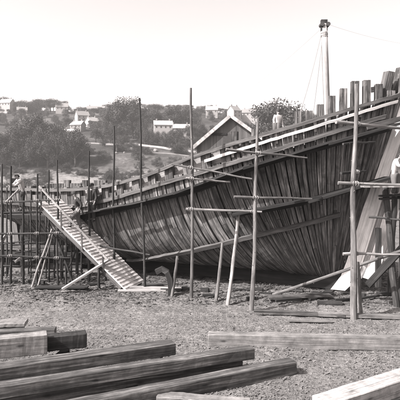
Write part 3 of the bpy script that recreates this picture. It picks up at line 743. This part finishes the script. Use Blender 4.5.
# ------------------------------------------------------------------ people
def skin_mesh(name, verts, edges, rads, sub=1, root=0):
    me = bpy.data.meshes.new(name); me.from_pydata([tuple(v) for v in verts], edges, [])
    o = bpy.data.objects.new(name, me); col.objects.link(o)
    md = o.modifiers.new('s', 'SKIN'); md.use_smooth_shade = True
    for i, r in enumerate(rads):
        sv = me.skin_vertices[0].data[i]; sv.radius = (r, r) if not isinstance(r, tuple) else r; sv.use_root = (i == root)
    sb = o.modifiers.new('b', 'SUBSURF'); sb.levels = sub; sb.render_levels = sub
    dg = bpy.context.evaluated_depsgraph_get(); dg.update()
    nm = bpy.data.meshes.new_from_object(o.evaluated_get(dg)); bpy.data.objects.remove(o)
    nm.name = name; nm.polygons.foreach_set('use_smooth', [True]*len(nm.polygons)); return nm
skinm = plain('skin', .2, .6, .08); hairm = plain('hair', .03)
def person(label, loc, rz, pose, shirt, trouser, hat=None, group=None):
    root = empty('person', loc, label, 'person', group); root.rotation_euler = (0, 0, rz)
    J = dict(pose)                            # joints in local metres, facing -Y
    order = ['pelvis', 'waist', 'chest', 'neck', 'headb', 'headc', 'headt', 'shl', 'ell', 'wrl', 'shr', 'elr', 'wrr', 'hipl', 'knl', 'anl', 'tol', 'hipr', 'knr', 'anr', 'tor']
    rad = dict(pelvis=(.15, .12), waist=(.135, .105), chest=(.165, .12), neck=.058, headb=.07, headc=.094, headt=.07, shl=.066, ell=.046, wrl=.03, shr=.066, elr=.046, wrr=.03,
               hipl=.088, knl=.062, anl=.045, tol=.04, hipr=.088, knr=.062, anr=.045, tor=.04)
    ed = [('pelvis', 'waist'), ('waist', 'chest'), ('chest', 'neck'), ('neck', 'headb'), ('headb', 'headc'), ('headc', 'headt'), ('chest', 'shl'), ('shl', 'ell'), ('ell', 'wrl'), ('chest', 'shr'), ('shr', 'elr'), ('elr', 'wrr'),
          ('pelvis', 'hipl'), ('hipl', 'knl'), ('knl', 'anl'), ('anl', 'tol'), ('pelvis', 'hipr'), ('hipr', 'knr'), ('knr', 'anr'), ('anr', 'tor')]
    V = [Vector(J[k]) for k in order]; E = [(order.index(a), order.index(b_)) for a, b_ in ed]; Rr = [rad[k] for k in order]
    # palm and five fingers at each wrist
    for sd, wr, el in ((1, 'wrl', 'ell'), (-1, 'wrr', 'elr')):
        w = Vector(J[wr]); d = (w-Vector(J[el])).normalized(); fwd = Vector((0, -1, 0)); side = d.cross(Vector((1, 0, 0)));
        side = side.normalized() if side.length > .2 else Vector((0, 0, 1))
        palm = len(V); V.append(w+d*.06); Rr.append((.036, .02)); E.append((order.index(wr), palm))
        curl = d.cross(side)
        for q, L in enumerate((.07, .08, .075, .06)):
            o0 = V[palm]+side*((q-1.5)*.02); k = len(V); V += [o0+d*L*.6, o0+d*L*.95+curl*.02*sd]; Rr += [.010, .008]; E += [(palm, k), (k, k+1)]
        k = len(V); V += [w+d*.045+side*-.045, w+d*.075+side*-.06]; Rr += [.012, .009]; E += [(palm, k), (k, k+1)]
    body = skin_mesh('body', V, E, Rr, 2)
    hc = Vector(J['headc'])
    face = bmesh.new(); face.from_mesh(body)
    up_ = (Vector(J['headt'])-Vector(J['headb'])).normalized()
    fw = Vector(pose.get('face', (0, -1, 0))).normalized(); rt = fw.cross(up_)
    def blob(c, rx, ry, rz_, mi=0):
        bm2 = bmesh.new(); bmesh.ops.create_icosphere(bm2, subdivisions=2, radius=1)
        B_ = Matrix((rt*rx, fw*ry, up_*rz_)).transposed()
        nv = [face.verts.new(B_ @ v.co+c) for v in bm2.verts]
        for f in bm2.faces:
            g = face.faces.new([nv[v.index] for v in f.verts]); g.material_index = mi; g.smooth = True
        bm2.free()
    blob(hc+fw*.098-up_*.012, .014, .024, .024)                      # nose
    blob(hc+fw*.075-up_*.055, .045, .03, .04)                        # jaw
    blob(hc+fw*.101-up_*.05, .024, .008, .006, 1)                    # mouth
    for s in (-1, 1):
        blob(hc+rt*s*.034+fw*.088+up_*.012, .013, .01, .008, 1)      # eyes
        blob(hc+rt*s*.094, .012, .022, .032)                         # ears
    face.to_mesh(body); face.free()
    body.materials.append(skinm); body.materials.append(hairm)
    bo = bpy.data.objects.new('body', body); col.objects.link(bo); bo.parent = root
    def cloth(name, names, edges, scale, mat, extra=.012):
        vv = [Vector(J[k]) if isinstance(k, str) else Vector(J[k[0]]).lerp(Vector(J[k[1]]), k[2]) for k in names]
        rr = []
        for k in names:
            r = rad[k] if isinstance(k, str) else (rad[k[0]] if not isinstance(rad[k[0]], tuple) else rad[k[0]][0])*(1-k[2])+(rad[k[1]] if not isinstance(rad[k[1]], tuple) else rad[k[1]][0])*k[2]
            rr.append((r[0]*scale+extra, r[1]*scale+extra) if isinstance(r, tuple) else r*scale+extra)
        me = skin_mesh(name, vv, edges, rr, 2); me.materials.append(mat)
        o = bpy.data.objects.new(name, me); col.objects.link(o); o.parent = root; return o
    cloth('shirt', ['pelvis', 'waist', 'chest', ('chest', 'neck', .55), 'shl', 'ell', ('ell', 'wrl', .8), 'shr', 'elr', ('elr', 'wrr', .8)], [(0, 1), (1, 2), (2, 3), (2, 4), (4, 5), (5, 6), (2, 7), (7, 8), (8, 9)], 1.06, shirt, .02)
    cloth('trousers', ['pelvis', ('pelvis', 'waist', .35), 'hipl', 'knl', ('knl', 'anl', .9), 'hipr', 'knr', ('knr', 'anr', .9)], [(0, 1), (0, 2), (2, 3), (3, 4), (0, 5), (5, 6), (6, 7)], 1.12, trouser, .034)
    for a, t in (('anl', 'tol'), ('anr', 'tor')):
        me = skin_mesh('boot', [Vector(J[a])+Vector((0, .03, .03)), Vector(J[a])-Vector((0, 0, .02)), Vector(J[t])+(Vector(J[t])-Vector(J[a])).normalized()*.03], [(0, 1), (1, 2)], [.06, .062, .058], 1); me.materials.append(hairm)
        o = bpy.data.objects.new('boot', me); col.objects.link(o); o.parent = root
    # hair / hat
    mb = MB()
    if hat:
        c = hc+up_*.045
        rings = []
        for z, r in ((0, .15 if hat == 'brim' else .115), (.012, .15 if hat == 'brim' else .115), (.018, .105), (.07, .10), (.10, .075), (.115, .02)):
            rings.append([c+up_*z+(rt*math.cos(q*.5236)+fw*math.sin(q*.5236)*1.1)*r for q in range(12)])
        mb.loft(rings); 
        if hat == 'cap': mb.beam(c+fw*.09, c+fw*.17-up_*.015, .13, .012, up=up_)
        o = mb.build('hat', hairm, root, smooth=True)
    else:
        rings = []
        for z, r in ((-.04, .07), (.0, .098), (.04, .104), (.08, .09), (.108, .05), (.115, .01)):
            rings.append([hc+up_*z-fw*(.018 if z > 0 else .035)+(rt*math.cos(q*.5236)+fw*math.sin(q*.5236)*1.05)*r for q in range(12)])
        mb.loft(rings); mb.build('hair', hairm, root, smooth=True)
    return root
STAND = dict(pelvis=(0, 0, .93), waist=(0, 0, 1.1), chest=(0, .0, 1.33), neck=(0, 0, 1.49), headb=(0, -.01, 1.55), headc=(0, -.02, 1.63), headt=(0, -.01, 1.69),
             shl=(.19, 0, 1.42), ell=(.25, .02, 1.13), wrl=(.24, -.1, .9), shr=(-.19, 0, 1.42), elr=(-.25, .02, 1.13), wrr=(-.24, -.1, .9),
             hipl=(.1, 0, .87), knl=(.11, -.03, .48), anl=(.12, .02, .09), tol=(.13, -.14, .05), hipr=(-.1, 0, .87), knr=(-.11, -.03, .48), anr=(-.12, .02, .09), tor=(-.13, -.14, .05))
WORK = dict(STAND, chest=(0, -.10, 1.30), neck=(0, -.17, 1.44), headb=(0, -.2, 1.49), headc=(0, -.24, 1.56), headt=(0, -.25, 1.62), shl=(.19, -.13, 1.38), ell=(.25, -.32, 1.2), wrl=(.12, -.5, 1.12), shr=(-.19, -.13, 1.38), elr=(-.27, -.3, 1.16), wrr=(-.14, -.52, 1.22))
WALK = dict(STAND, knl=(.11, -.28, .62), anl=(.11, -.32, .24), tol=(.11, -.48, .2), knr=(-.11, .02, .5), anr=(-.12, .16, .12), tor=(-.12, .02, .04), ell=(.26, .16, 1.16), wrl=(.24, .05, .95), elr=(-.26, -.06, 1.14), wrr=(-.23, -.26, 1.02),
            chest=(0, -.06, 1.33), neck=(0, -.1, 1.48), headb=(0, -.12, 1.54), headc=(0, -.15, 1.61), headt=(0, -.15, 1.67))
darkc = plain('dark_cloth', .035, .9, .3, 20); greyc = plain('grey_cloth', .09, .9, .3, 20); whitec = plain('white_shirt', .36, .9, .12, 20)
def stand_at(px, py, D): return at(px, py, D)
person('person in dark jacket and cap standing on the staging at the gangway head', at(92, 222, 22.9), R(-30), STAND, darkc, darkc, 'cap')
gpos = ga+gt*(gl*.66)+gn_*.06-gp*.2
person('person in dark clothes climbing the gangway', Vector(gpos)+Vector((0, 0, -.05)), R(-72), WALK, darkc, greyc, 'cap')
person('person in white shirt and dark trousers bending on the left scaffold', at(22, 210.8, 22.7), R(-50), WORK, whitec, darkc, None)
person('person in white shirt on the staging at the right edge beyond the stem', at(395, 197.3, 18.85), R(40), WORK, whitec, greyc, None)
i_ = i_at(278, W1); dp = surf(i_, .86)-NN*1.0; dp.z = at(278, 105, dp.y).z-1.62
pr = person('person in pale shirt on the deck before the round tree', at(278, 106.5, 27)-Vector((0, 0, 1.93)), R(20), STAND, whitec, greyc, 'cap')

# ------------------------------------------------------------------ shed behind the ship
D = 46.0
shed = empty('boat_shed', Vector((3, D, 0)), 'dark boarded shed with pale gabled roof rising behind the ship', 'shed')
ap = at(231, 118, D); eL = at(197, 147, D); eR = at(270, 146, D)
dd = Vector((.22, 1, 0)).normalized()*12
mb = MB()
fl = [Vector((eL.x, D, -.2)), Vector((eR.x, D, -.2)), eR, ap, eL]
bk = [p+dd for p in fl]
mb.loft([fl, bk]); child(mb, 'wall', wood('shed_boards', .08, .13, .2, across=5, along=.5, stain=.5), shed)
mb = MB()
for e, s in ((eL, -1), (eR, 1)):
    d = (e-ap).normalized(); e2 = e+d*.35; upv = Vector((-d.z*s, 0, d.x*s)); upv = upv if upv.z > 0 else -upv
    f = -dd.normalized()*.35
    mb.loft([[ap+f, e2+f, e2+f+upv*.3, ap+f+upv*.3], [p+dd*1.06 for p in (ap+f, e2+f, e2+f+upv*.3, ap+f+upv*.3)]])
child(mb, 'roof', wood('pale_shingle_roof', .2, .32, .42, across=4, along=2), shed)
mb = MB(); p = at(217, 134, D-.06); mb.beam(p-Vector((1.3, 0, 0)), p+Vector((.9, 0, 0)), .08, .2); child(mb, 'beam', M['beamD'], shed)
mb = MB(); p = at(228, 139, D-.03); mb.beam(p-Vector((.45, 0, 0)), p+Vector((.45, 0, 0)), .05, .9); child(mb, 'window', M['iron'], shed)

# ------------------------------------------------------------------ houses on the hill
wallw = plain('white_wall', .24, .9, .12, .6); wallg = plain('grey_wall', .18, .9, .15, .6); slate = plain('slate_roof', .14, .8, .25, 1.5); slateL = plain('pale_roof', .22, .8, .1, 1.5); glass = plain('window_glass', .03, .3)
def house(label, px, ytop, D, w, dpt, hw, hr, rz=0, wm=wallw, rmat=slate, name='house'):
    x = (px-200)/F*D; gz = ground_z(x, D); ztop = CAMZ-(ytop-HY)/F*D
    zr = ztop-hr; base = min(gz, zr-hw)-1
    w *= .85; hw *= .8
    root = empty(name, Vector((x, D, base)), label, 'house', 'houses on the hillside'); root.rotation_euler = (0, 0, rz)
    z1 = zr-base
    mb = MB()
    pf = [Vector((-w/2, -dpt/2, 0)), Vector((-w/2, dpt/2, 0)), Vector((-w/2, dpt/2, z1)), Vector((-w/2, 0, z1+hr-.25)), Vector((-w/2, -dpt/2, z1))]
    mb.loft([pf, [p+Vector((w, 0, 0)) for p in pf]]); mb.build('wall', wm, root)
    mb = MB(); ov = .4
    for s in (-1, 1):
        a = Vector((-w/2-ov, 0, z1+hr)); b_ = Vector((-w/2-ov, s*(dpt/2+ov), z1-.2)); up_ = Vector((0, 0, .25))
        r0 = [a, b_, b_-up_, a-up_]; mb.loft([r0, [p+Vector((w+2*ov, 0, 0)) for p in r0]])
    rf = mb.build('roof', rmat, root)
    for cx in (-w*.36, w*.36):
        mb = MB(); mb.beam(Vector((cx, 0, z1+hr-1)), Vector((cx, 0, z1+hr+1.1)), .9, .7, up=Vector((0, 1, 0))); c = mb.build('chimney', wallg, rf)
    n = max(2, int(w/2.8))
    for fl_ in range(max(1, int(hw/2.8))):
        for k in range(n):
            cx = -w/2+(k+.5)*w/n; zz = z1-1.6-fl_*2.8
            mb = MB(); mb.beam(Vector((cx-.45, -dpt/2, zz)), Vector((cx+.45, -dpt/2, zz)), .1, 1.3); mb.build('window', glass, root)
    return root
random.seed(2)
house('white house with pale roof among the dark trees right of the tall tree', 163, 120.5, 330, 14, 8, 4.5, 3, R(8), wallw, slateL)
house('white house on the ridge right of the shed roof', 250, 109, 430, 15, 9, 5, 3.5, R(-10), wallw, slate)
house('tall pale house just behind the shed gable', 234, 106, 420, 9, 9, 8, 4, R(35), wallw, slate)
house('low pale house half hidden near the tallest pole', 180, 124, 350, 16, 7, 3, 3, R(5), wallw, slateL)
house('pale gabled house on the hillside left of the tall tree', 82, 111, 430, 12, 9, 7, 4, R(30), wallw, slate)
house('grey house low on the hillside beside the left wood', 78, 121, 390, 11, 8, 5, 3, R(-15), wallg, slateL)
house('white house highest on the hill toward the left', 62, 103, 480, 13, 9, 6, 4, R(12), wallw, slate)
house('pale villa on the ridge at the far left', 7, 99, 480, 14, 9, 6, 4, R(-12), wallw, slateL)
house('small pale cottage at the left edge below the ridge trees', 22, 107, 450, 10, 8, 5, 3, R(20), wallw, slate)
house('grey terrace on the skyline between the left wood and the tall tree', 96, 106, 490, 20, 8, 5, 3.5, R(3), wallg, slate)
house('white cottage low beside the left wood', 70, 129, 350, 9, 7, 4, 2.6, R(-5), wallw, slateL)
house('pale house left of the tall tree, midway up the hill', 92, 117, 410, 10, 8, 6, 3.5, R(45), wallw, slateL)
house('pale building on the skyline right of the tallest pole', 212, 106, 470, 13, 9, 6, 4, R(-5), wallg, slateL)
house('little white building behind the bow near the round tree', 262, 112, 410, 9, 8, 4, 3, R(10), wallw, slateL)

# ------------------------------------------------------------------ trees
leafm, nt, b = newmat('foliage')
oi = N(nt, 'ShaderNodeObjectInfo'); geo = N(nt, 'ShaderNodeTexCoord'); n = N(nt, 'ShaderNodeTexNoise'); n.inputs['Scale'].default_value = 6; nt.links.new(geo.outputs['Object'], n.inputs[0])
nt.links.new(ramp(nt, n.outputs[0], [(.3, .012), (.55, .03), (.7, .06)]), b.inputs['Base Color']); b.inputs['Roughness'].default_value = .7
b.inputs['Specular IOR Level'].default_value = .2
def tree_meshes(seed, shape, leaf=.016, count=7000):
    """unit-height tree: trunk mesh, crown mesh"""
    rnd = random.Random(seed); mb = MB(); blobs = []
    if shape == 'round':
        mb.tube([Vector((0, 0, -.05)), Vector((.01, 0, .15)), Vector((0, .01, .35)), Vector((.01, 0, .7))], [.03, .024, .018, .005], n=7)
        for k in range(16):
            a = rnd.random()*6.28; r = rnd.uniform(.05, .30); z = rnd.uniform(.3, .86); r *= math.sin(math.pi*min(1, max(.18, (z-.12)/.85)))**.6
            c = Vector((r*math.cos(a), r*math.sin(a), z)); blobs.append((c, rnd.uniform(.10, .17)))
            mb.tube([Vector((0, 0, z*.5)), c*.6+Vector((0, 0, z*.25)), c], [.012, .008, .003], n=5)
    elif shape == 'wide':
        mb.tube([Vector((0, 0, -.05)), Vector((.0, .01, .2)), Vector((0, 0, .45))], [.045, .035, .02], n=7)
        for k in range(22):
            a = rnd.random()*6.28; r = rnd.uniform(.1, .55); z = rnd.uniform(.22, .85)-r*.25
            c = Vector((r*math.cos(a), r*math.sin(a), z)); blobs.append((c, rnd.uniform(.12, .19)))
            mb.tube([Vector((0, 0, z*.5)), c*.6+Vector((0, 0, z*.2)), c], [.016, .01, .003], n=5)
    else:                                     # tall, tiered
        mb.tube([Vector((0, 0, -.05)), Vector((.01, 0, .4)), Vector((0, 0, .95))], [.03, .02, .005], n=7)
        for k in range(18):
            z = rnd.uniform(.32, .93); a = rnd.random()*6.28; r = (1.05-z)*.32*rnd.uniform(.4, 1.1)
            if k > 12: z = rnd.uniform(.8, .95); r *= 1.6
            c = Vector((r*math.cos(a), r*math.sin(a), z)); blobs.append((c, rnd.uniform(.06, .12)))
            mb.tube([Vector((0, 0, z-.06)), c], [.01, .003], n=5)
    tm = mb.mesh('trunk', True); tm.materials.append(M['bark'])
    vs = []; fs = []
    tot = sum(r**2 for _, r in blobs)
    for c, r in blobs:
        for k in range(int(count*r*r/tot)):
            d = Vector((rnd.gauss(0, 1), rnd.gauss(0, 1), rnd.gauss(0, 1)*.85)).normalized()*r*rnd.uniform(.45, 1.08)
            p = c+d; n_ = (d.normalized()+Vector((rnd.gauss(0, .5), rnd.gauss(0, .5), rnd.gauss(0, .5)))).normalized()
            x = n_.orthogonal().normalized(); y = n_.cross(x); s = leaf*rnd.uniform(.5, 1.3); an = rnd.random()*6.28
            x, y = x*math.cos(an)+y*math.sin(an), y*math.cos(an)-x*math.sin(an); b0 = len(vs)
            vs += [tuple(p+x*s), tuple(p+y*s*.6), tuple(p-x*s), tuple(p-y*s*.6)]; fs.append((b0, b0+1, b0+2, b0+3))
    cm = bpy.data.meshes.new('crown'); cm.from_pydata(vs, [], fs); cm.materials.append(leafm)
    return tm, cm
RIV = []
TM = {k: [tree_meshes(hash(k) % 97*0+i*13+j, k) for j in range(3)] for i, k in enumerate(('round', 'wide', 'tall'))}
def tree(label, px, ytop, D, kind='round', wide=1.0, group='trees on the far hillside'):
    x = (px-200)/F*D; gz = ground_z(x, D); h = max(3.0, CAMZ-(ytop-HY)/F*D-gz)
    tm, cm = random.choice(TM[kind])
    nm = {'round': 'broadleaf_tree', 'wide': 'spreading_tree', 'tall': 'tall_tree'}[kind]
    root = empty(nm, Vector((x, D, gz)), label, 'tree', group)
    w = h*wide*(1 if kind != 'wide' else .9); root.scale = (w, w, h*1.02); root.rotation_euler = (0, 0, random.random()*6.28)
    for n_, me in (('trunk', tm), ('crown', cm)):
        o = bpy.data.objects.new(n_, me); col.objects.link(o); o.parent = root
    return root
random.seed(91)
for k in range(34):
    px = random.uniform(-12, 150); D = random.uniform(226, 262); x = (px-200)/F*D; gz = max(ground_z(x, D), -2.2); yt = HY-(gz+random.uniform(1.5, 4.5)-CAMZ)/D*F
    tree('waterside scrub bush on the pale far bank of the river', px, yt, D, 'wide', random.uniform(1.2, 2.6), 'scrub on the river bank') if False else RIV.append((px, yt, D))
random.seed(17)
GT = 'trees on the far hillside'
# the dark wood at left
for px, yt, D, k, w in ((14, 122, 276, 'round', 1.0), (24, 116, 282, 'wide', .9), (33, 112, 280, 'round', 1.1), (43, 117, 278, 'wide', .8), (53, 119, 282, 'round', 1.1), (63, 120, 276, 'wide', .8), (71, 126, 274, 'round', 1.1), (6, 130, 272, 'round', 1.2), (38, 126, 270, 'wide', .8), (57, 129, 270, 'wide', .8), (20, 134, 269, 'wide', .9), (75, 136, 270, 'round', 1.2), (-8, 128, 276, 'wide', 1), (48, 136, 268, 'wide', .9)):
    tree('dark broadleaf tree in the close wood at the left below the villas', px, yt, D, k, w, 'trees of the dark wood at left')
tree('tallest tree on the hill, its head standing above the skyline', 126, 91, 345, 'round', .85, 'trees round the tall one')
tree('narrow tree just left of the tallest tree on the hill', 118.5, 98, 347, 'round', .8, 'trees round the tall one')
for px, yt, D, k, w in ((112, 109, 350, 'round', 1.0), (103, 116, 340, 'wide', .8), (120, 111, 352, 'wide', .7), (133, 113, 345, 'round', 1.0), (110, 122, 334, 'wide', .9), (125, 120, 334, 'round', 1.2), (96, 127, 335, 'round', 1.2), (138, 118, 340, 'wide', .8)):
    tree('broadleaf tree in the clump round the tallest tree', px, yt, D, k, w, 'trees round the tall one')
for px, yt, D, k, w in ((146, 106, 370, 'round', 1), (154, 109, 365, 'round', 1.1), (163, 106, 372, 'wide', .8), (172, 105, 368, 'round', 1), (180, 108, 372, 'wide', .8), (188, 107, 380, 'round', 1.1), (197, 108, 378, 'wide', .8), (146, 120, 340, 'wide', .8), (141, 126, 332, 'round', 1.1), (180, 125, 335, 'wide', .7), (190, 124, 338, 'round', 1.1), (200, 122, 340, 'round', 1)):
    tree('dark tree on the slope beside the white house with the pale roof', px, yt, D, k, w, 'trees by the white house')
for px, yt in ((150, 128), (158, 129.5), (167, 129), (176, 127), (145, 130)):
    tree('leafy tree standing just in front of the white house with the pale roof', px, yt, 318, 'wide', 1.0, 'trees before the white house')
random.seed(23)
for k in range(80):                          # skyline trees
    px = -22+k*4.5+random.uniform(-1.5, 1.5)
    if 335 < px: continue
    yt = interp([(-20, 96), (5, 97), (20, 101), (35, 97), (60, 99), (70, 104), (90, 105), (110, 104), (140, 104), (160, 103), (200, 105), (240, 107), (280, 108), (330, 113)], px)+random.uniform(-1, 4)
    tree('hazy tree standing on the skyline of the hill', px, yt, random.uniform(470, 530), random.choice(['round', 'wide', 'wide', 'round']), random.uniform(1.2, 2.4), 'skyline trees')
for k in range(72):                           # scattered on the slope
    px = random.uniform(-10, 330); D = random.uniform(385, 470); x = (px-200)/F*D; gz = ground_z(x, D); yt = HY-(gz+random.uniform(6, 12)-CAMZ)/D*F
    tree('small tree scattered among the houses on the upper hillside', px, yt, D, random.choice(['round', 'wide']), random.uniform(.9, 1.4), 'trees among the houses')
for k in range(90):                           # bushes low on the slope
    px = random.uniform(-10, 205) if k < 76 else random.uniform(205, 330); D = random.uniform(248, 350); x = (px-200)/F*D; gz = ground_z(x, D); yt = HY-(gz+random.uniform(3.5, 9)-CAMZ)/D*F
    tree('low bush on the rough slope above the river', px, yt, D, 'wide', random.uniform(1.0, 1.8), 'bushes above the river')
for px, yt, D, w in ((274, 99, 190, 1.0), (290, 112, 230, 1.1), (262, 116, 240, 1.1), (300, 115, 235, 1.0), (246, 122, 250, 1.1)):
    x = (px-200)/F*D
    t = tree('round-headed dark tree behind the man on the deck' if px == 274 else 'dark tree showing over the bow rail beside the round-headed one', px, yt, max(D, 268), 'round', w*1.25, 'trees over the bow rail')
for q in RIV: tree('waterside scrub bush on the pale far bank of the river', *q, 'wide', random.uniform(1.2, 2.6), 'scrub on the river bank')
# rocks on the slope
rk = plain('pale_rock', .16, .9, .4, 1.5)
for k in range(7):
    px = random.choice([114, 118, 122, 126, 130, 152, 158, 112, 107])+random.uniform(-3, 3); D = random.uniform(286, 312); x = (px-200)/F*D
    bm = bmesh.new(); bmesh.ops.create_icosphere(bm, subdivisions=3, radius=1)
    for v in bm.verts: v.co *= 1+.4*mn.noise(v.co*1.5+Vector((k*5, 0, 0)))
    me = bpy.data.meshes.new('boulder'); bm.to_mesh(me); bm.free(); me.materials.append(rk)
    o = bpy.data.objects.new('boulder', me); col.objects.link(o); o.location = (x, D, ground_z(x, D)+.4); s = random.uniform(.6, 1.1); o.scale = (s, s*1.1, s*1.1)
    tag(o, 'pale boulder on the rough slope below the hill road', 'boulder', 'pale boulders on the slope')

# ------------------------------------------------------------------ haze
HD = 0.00025
x0, x1, y0, y1, z0, z1 = -1450, 1450, -350, 1450, -9, 125
me = bpy.data.meshes.new('haze')
me.from_pydata([(x, y, z) for z in (z0, z1) for y in (y0, y1) for x in (x0, x1)], [], [(0, 2, 3, 1), (4, 5, 7, 6), (0, 1, 5, 4), (2, 6, 7, 3), (0, 4, 6, 2), (1, 3, 7, 5)])
hz = bpy.data.objects.new('haze', me); col.objects.link(hz); tag(hz, 'pale haze softening the far hillside', 'haze', kind='stuff')
hm = bpy.data.materials.new('haze'); hm.use_nodes = True; nt = hm.node_tree; nt.nodes.clear()
o = nt.nodes.new('ShaderNodeOutputMaterial'); v = nt.nodes.new('ShaderNodeVolumePrincipled'); v.inputs['Density'].default_value = HD; v.inputs['Color'].default_value = (.96, .94, .93, 1); v.inputs['Anisotropy'].default_value = .2
nt.links.new(v.outputs[0], o.inputs['Volume']); me.materials.append(hm)

# ------------------------------------------------------------------ light
SUN = Vector((-.76, -.41, .78)).normalized()          # towards the sun
el = math.asin(SUN.z); azi = math.atan2(SUN.x, SUN.y)
sd = bpy.data.lights.new('sun', 'SUN'); sd.energy = 5.0; sd.angle = R(.6); sd.color = (1.0, .965, .95)
so = bpy.data.objects.new('sun', sd); col.objects.link(so); so.rotation_euler = (-SUN).to_track_quat('-Z', 'Y').to_euler(); so.location = (-30, -10, 60)
w = bpy.data.worlds.new('World'); scn.world = w; w.use_nodes = True; nt = w.node_tree; nt.nodes.clear()
sky = nt.nodes.new('ShaderNodeTexSky'); sky.sky_type = 'NISHITA'; sky.sun_disc = False; sky.sun_elevation = el; sky.sun_rotation = azi; sky.dust_density = 4; sky.air_density = 1.0
bw = nt.nodes.new('ShaderNodeRGBToBW'); nt.links.new(sky.outputs[0], bw.inputs[0])
tn = nt.nodes.new('ShaderNodeVectorMath'); tn.operation = 'SCALE'; tn.inputs[0].default_value = (1.05, .975, .955); pw = mathn(nt, 'MULTIPLY', bw.outputs[0], 1.0); nt.links.new(pw, tn.inputs['Scale'])
bg = nt.nodes.new('ShaderNodeBackground'); bg.inputs[1].default_value = .15; nt.links.new(tn.outputs[0], bg.inputs[0])
o = nt.nodes.new('ShaderNodeOutputWorld'); nt.links.new(bg.outputs[0], o.inputs[0])

# ------------------------------------------------------------------ camera
cd = bpy.data.cameras.new('camera'); cd.sensor_width = 36; cd.lens = 36*F/400; cd.shift_y = -(200-HY)/400; cd.clip_end = 5000; cd.clip_start = .1
co = bpy.data.objects.new('camera', cd); col.objects.link(co); co.location = (0, 0, CAMZ); co.rotation_euler = (R(90), 0, 0); scn.camera = co
scn.view_settings.view_transform = 'Standard'; scn.view_settings.look = 'None'; scn.view_settings.gamma = 1; scn.view_settings.exposure = 1.45
scn.view_settings.use_curve_mapping = False
scn.render.resolution_x = scn.render.resolution_y = 1024
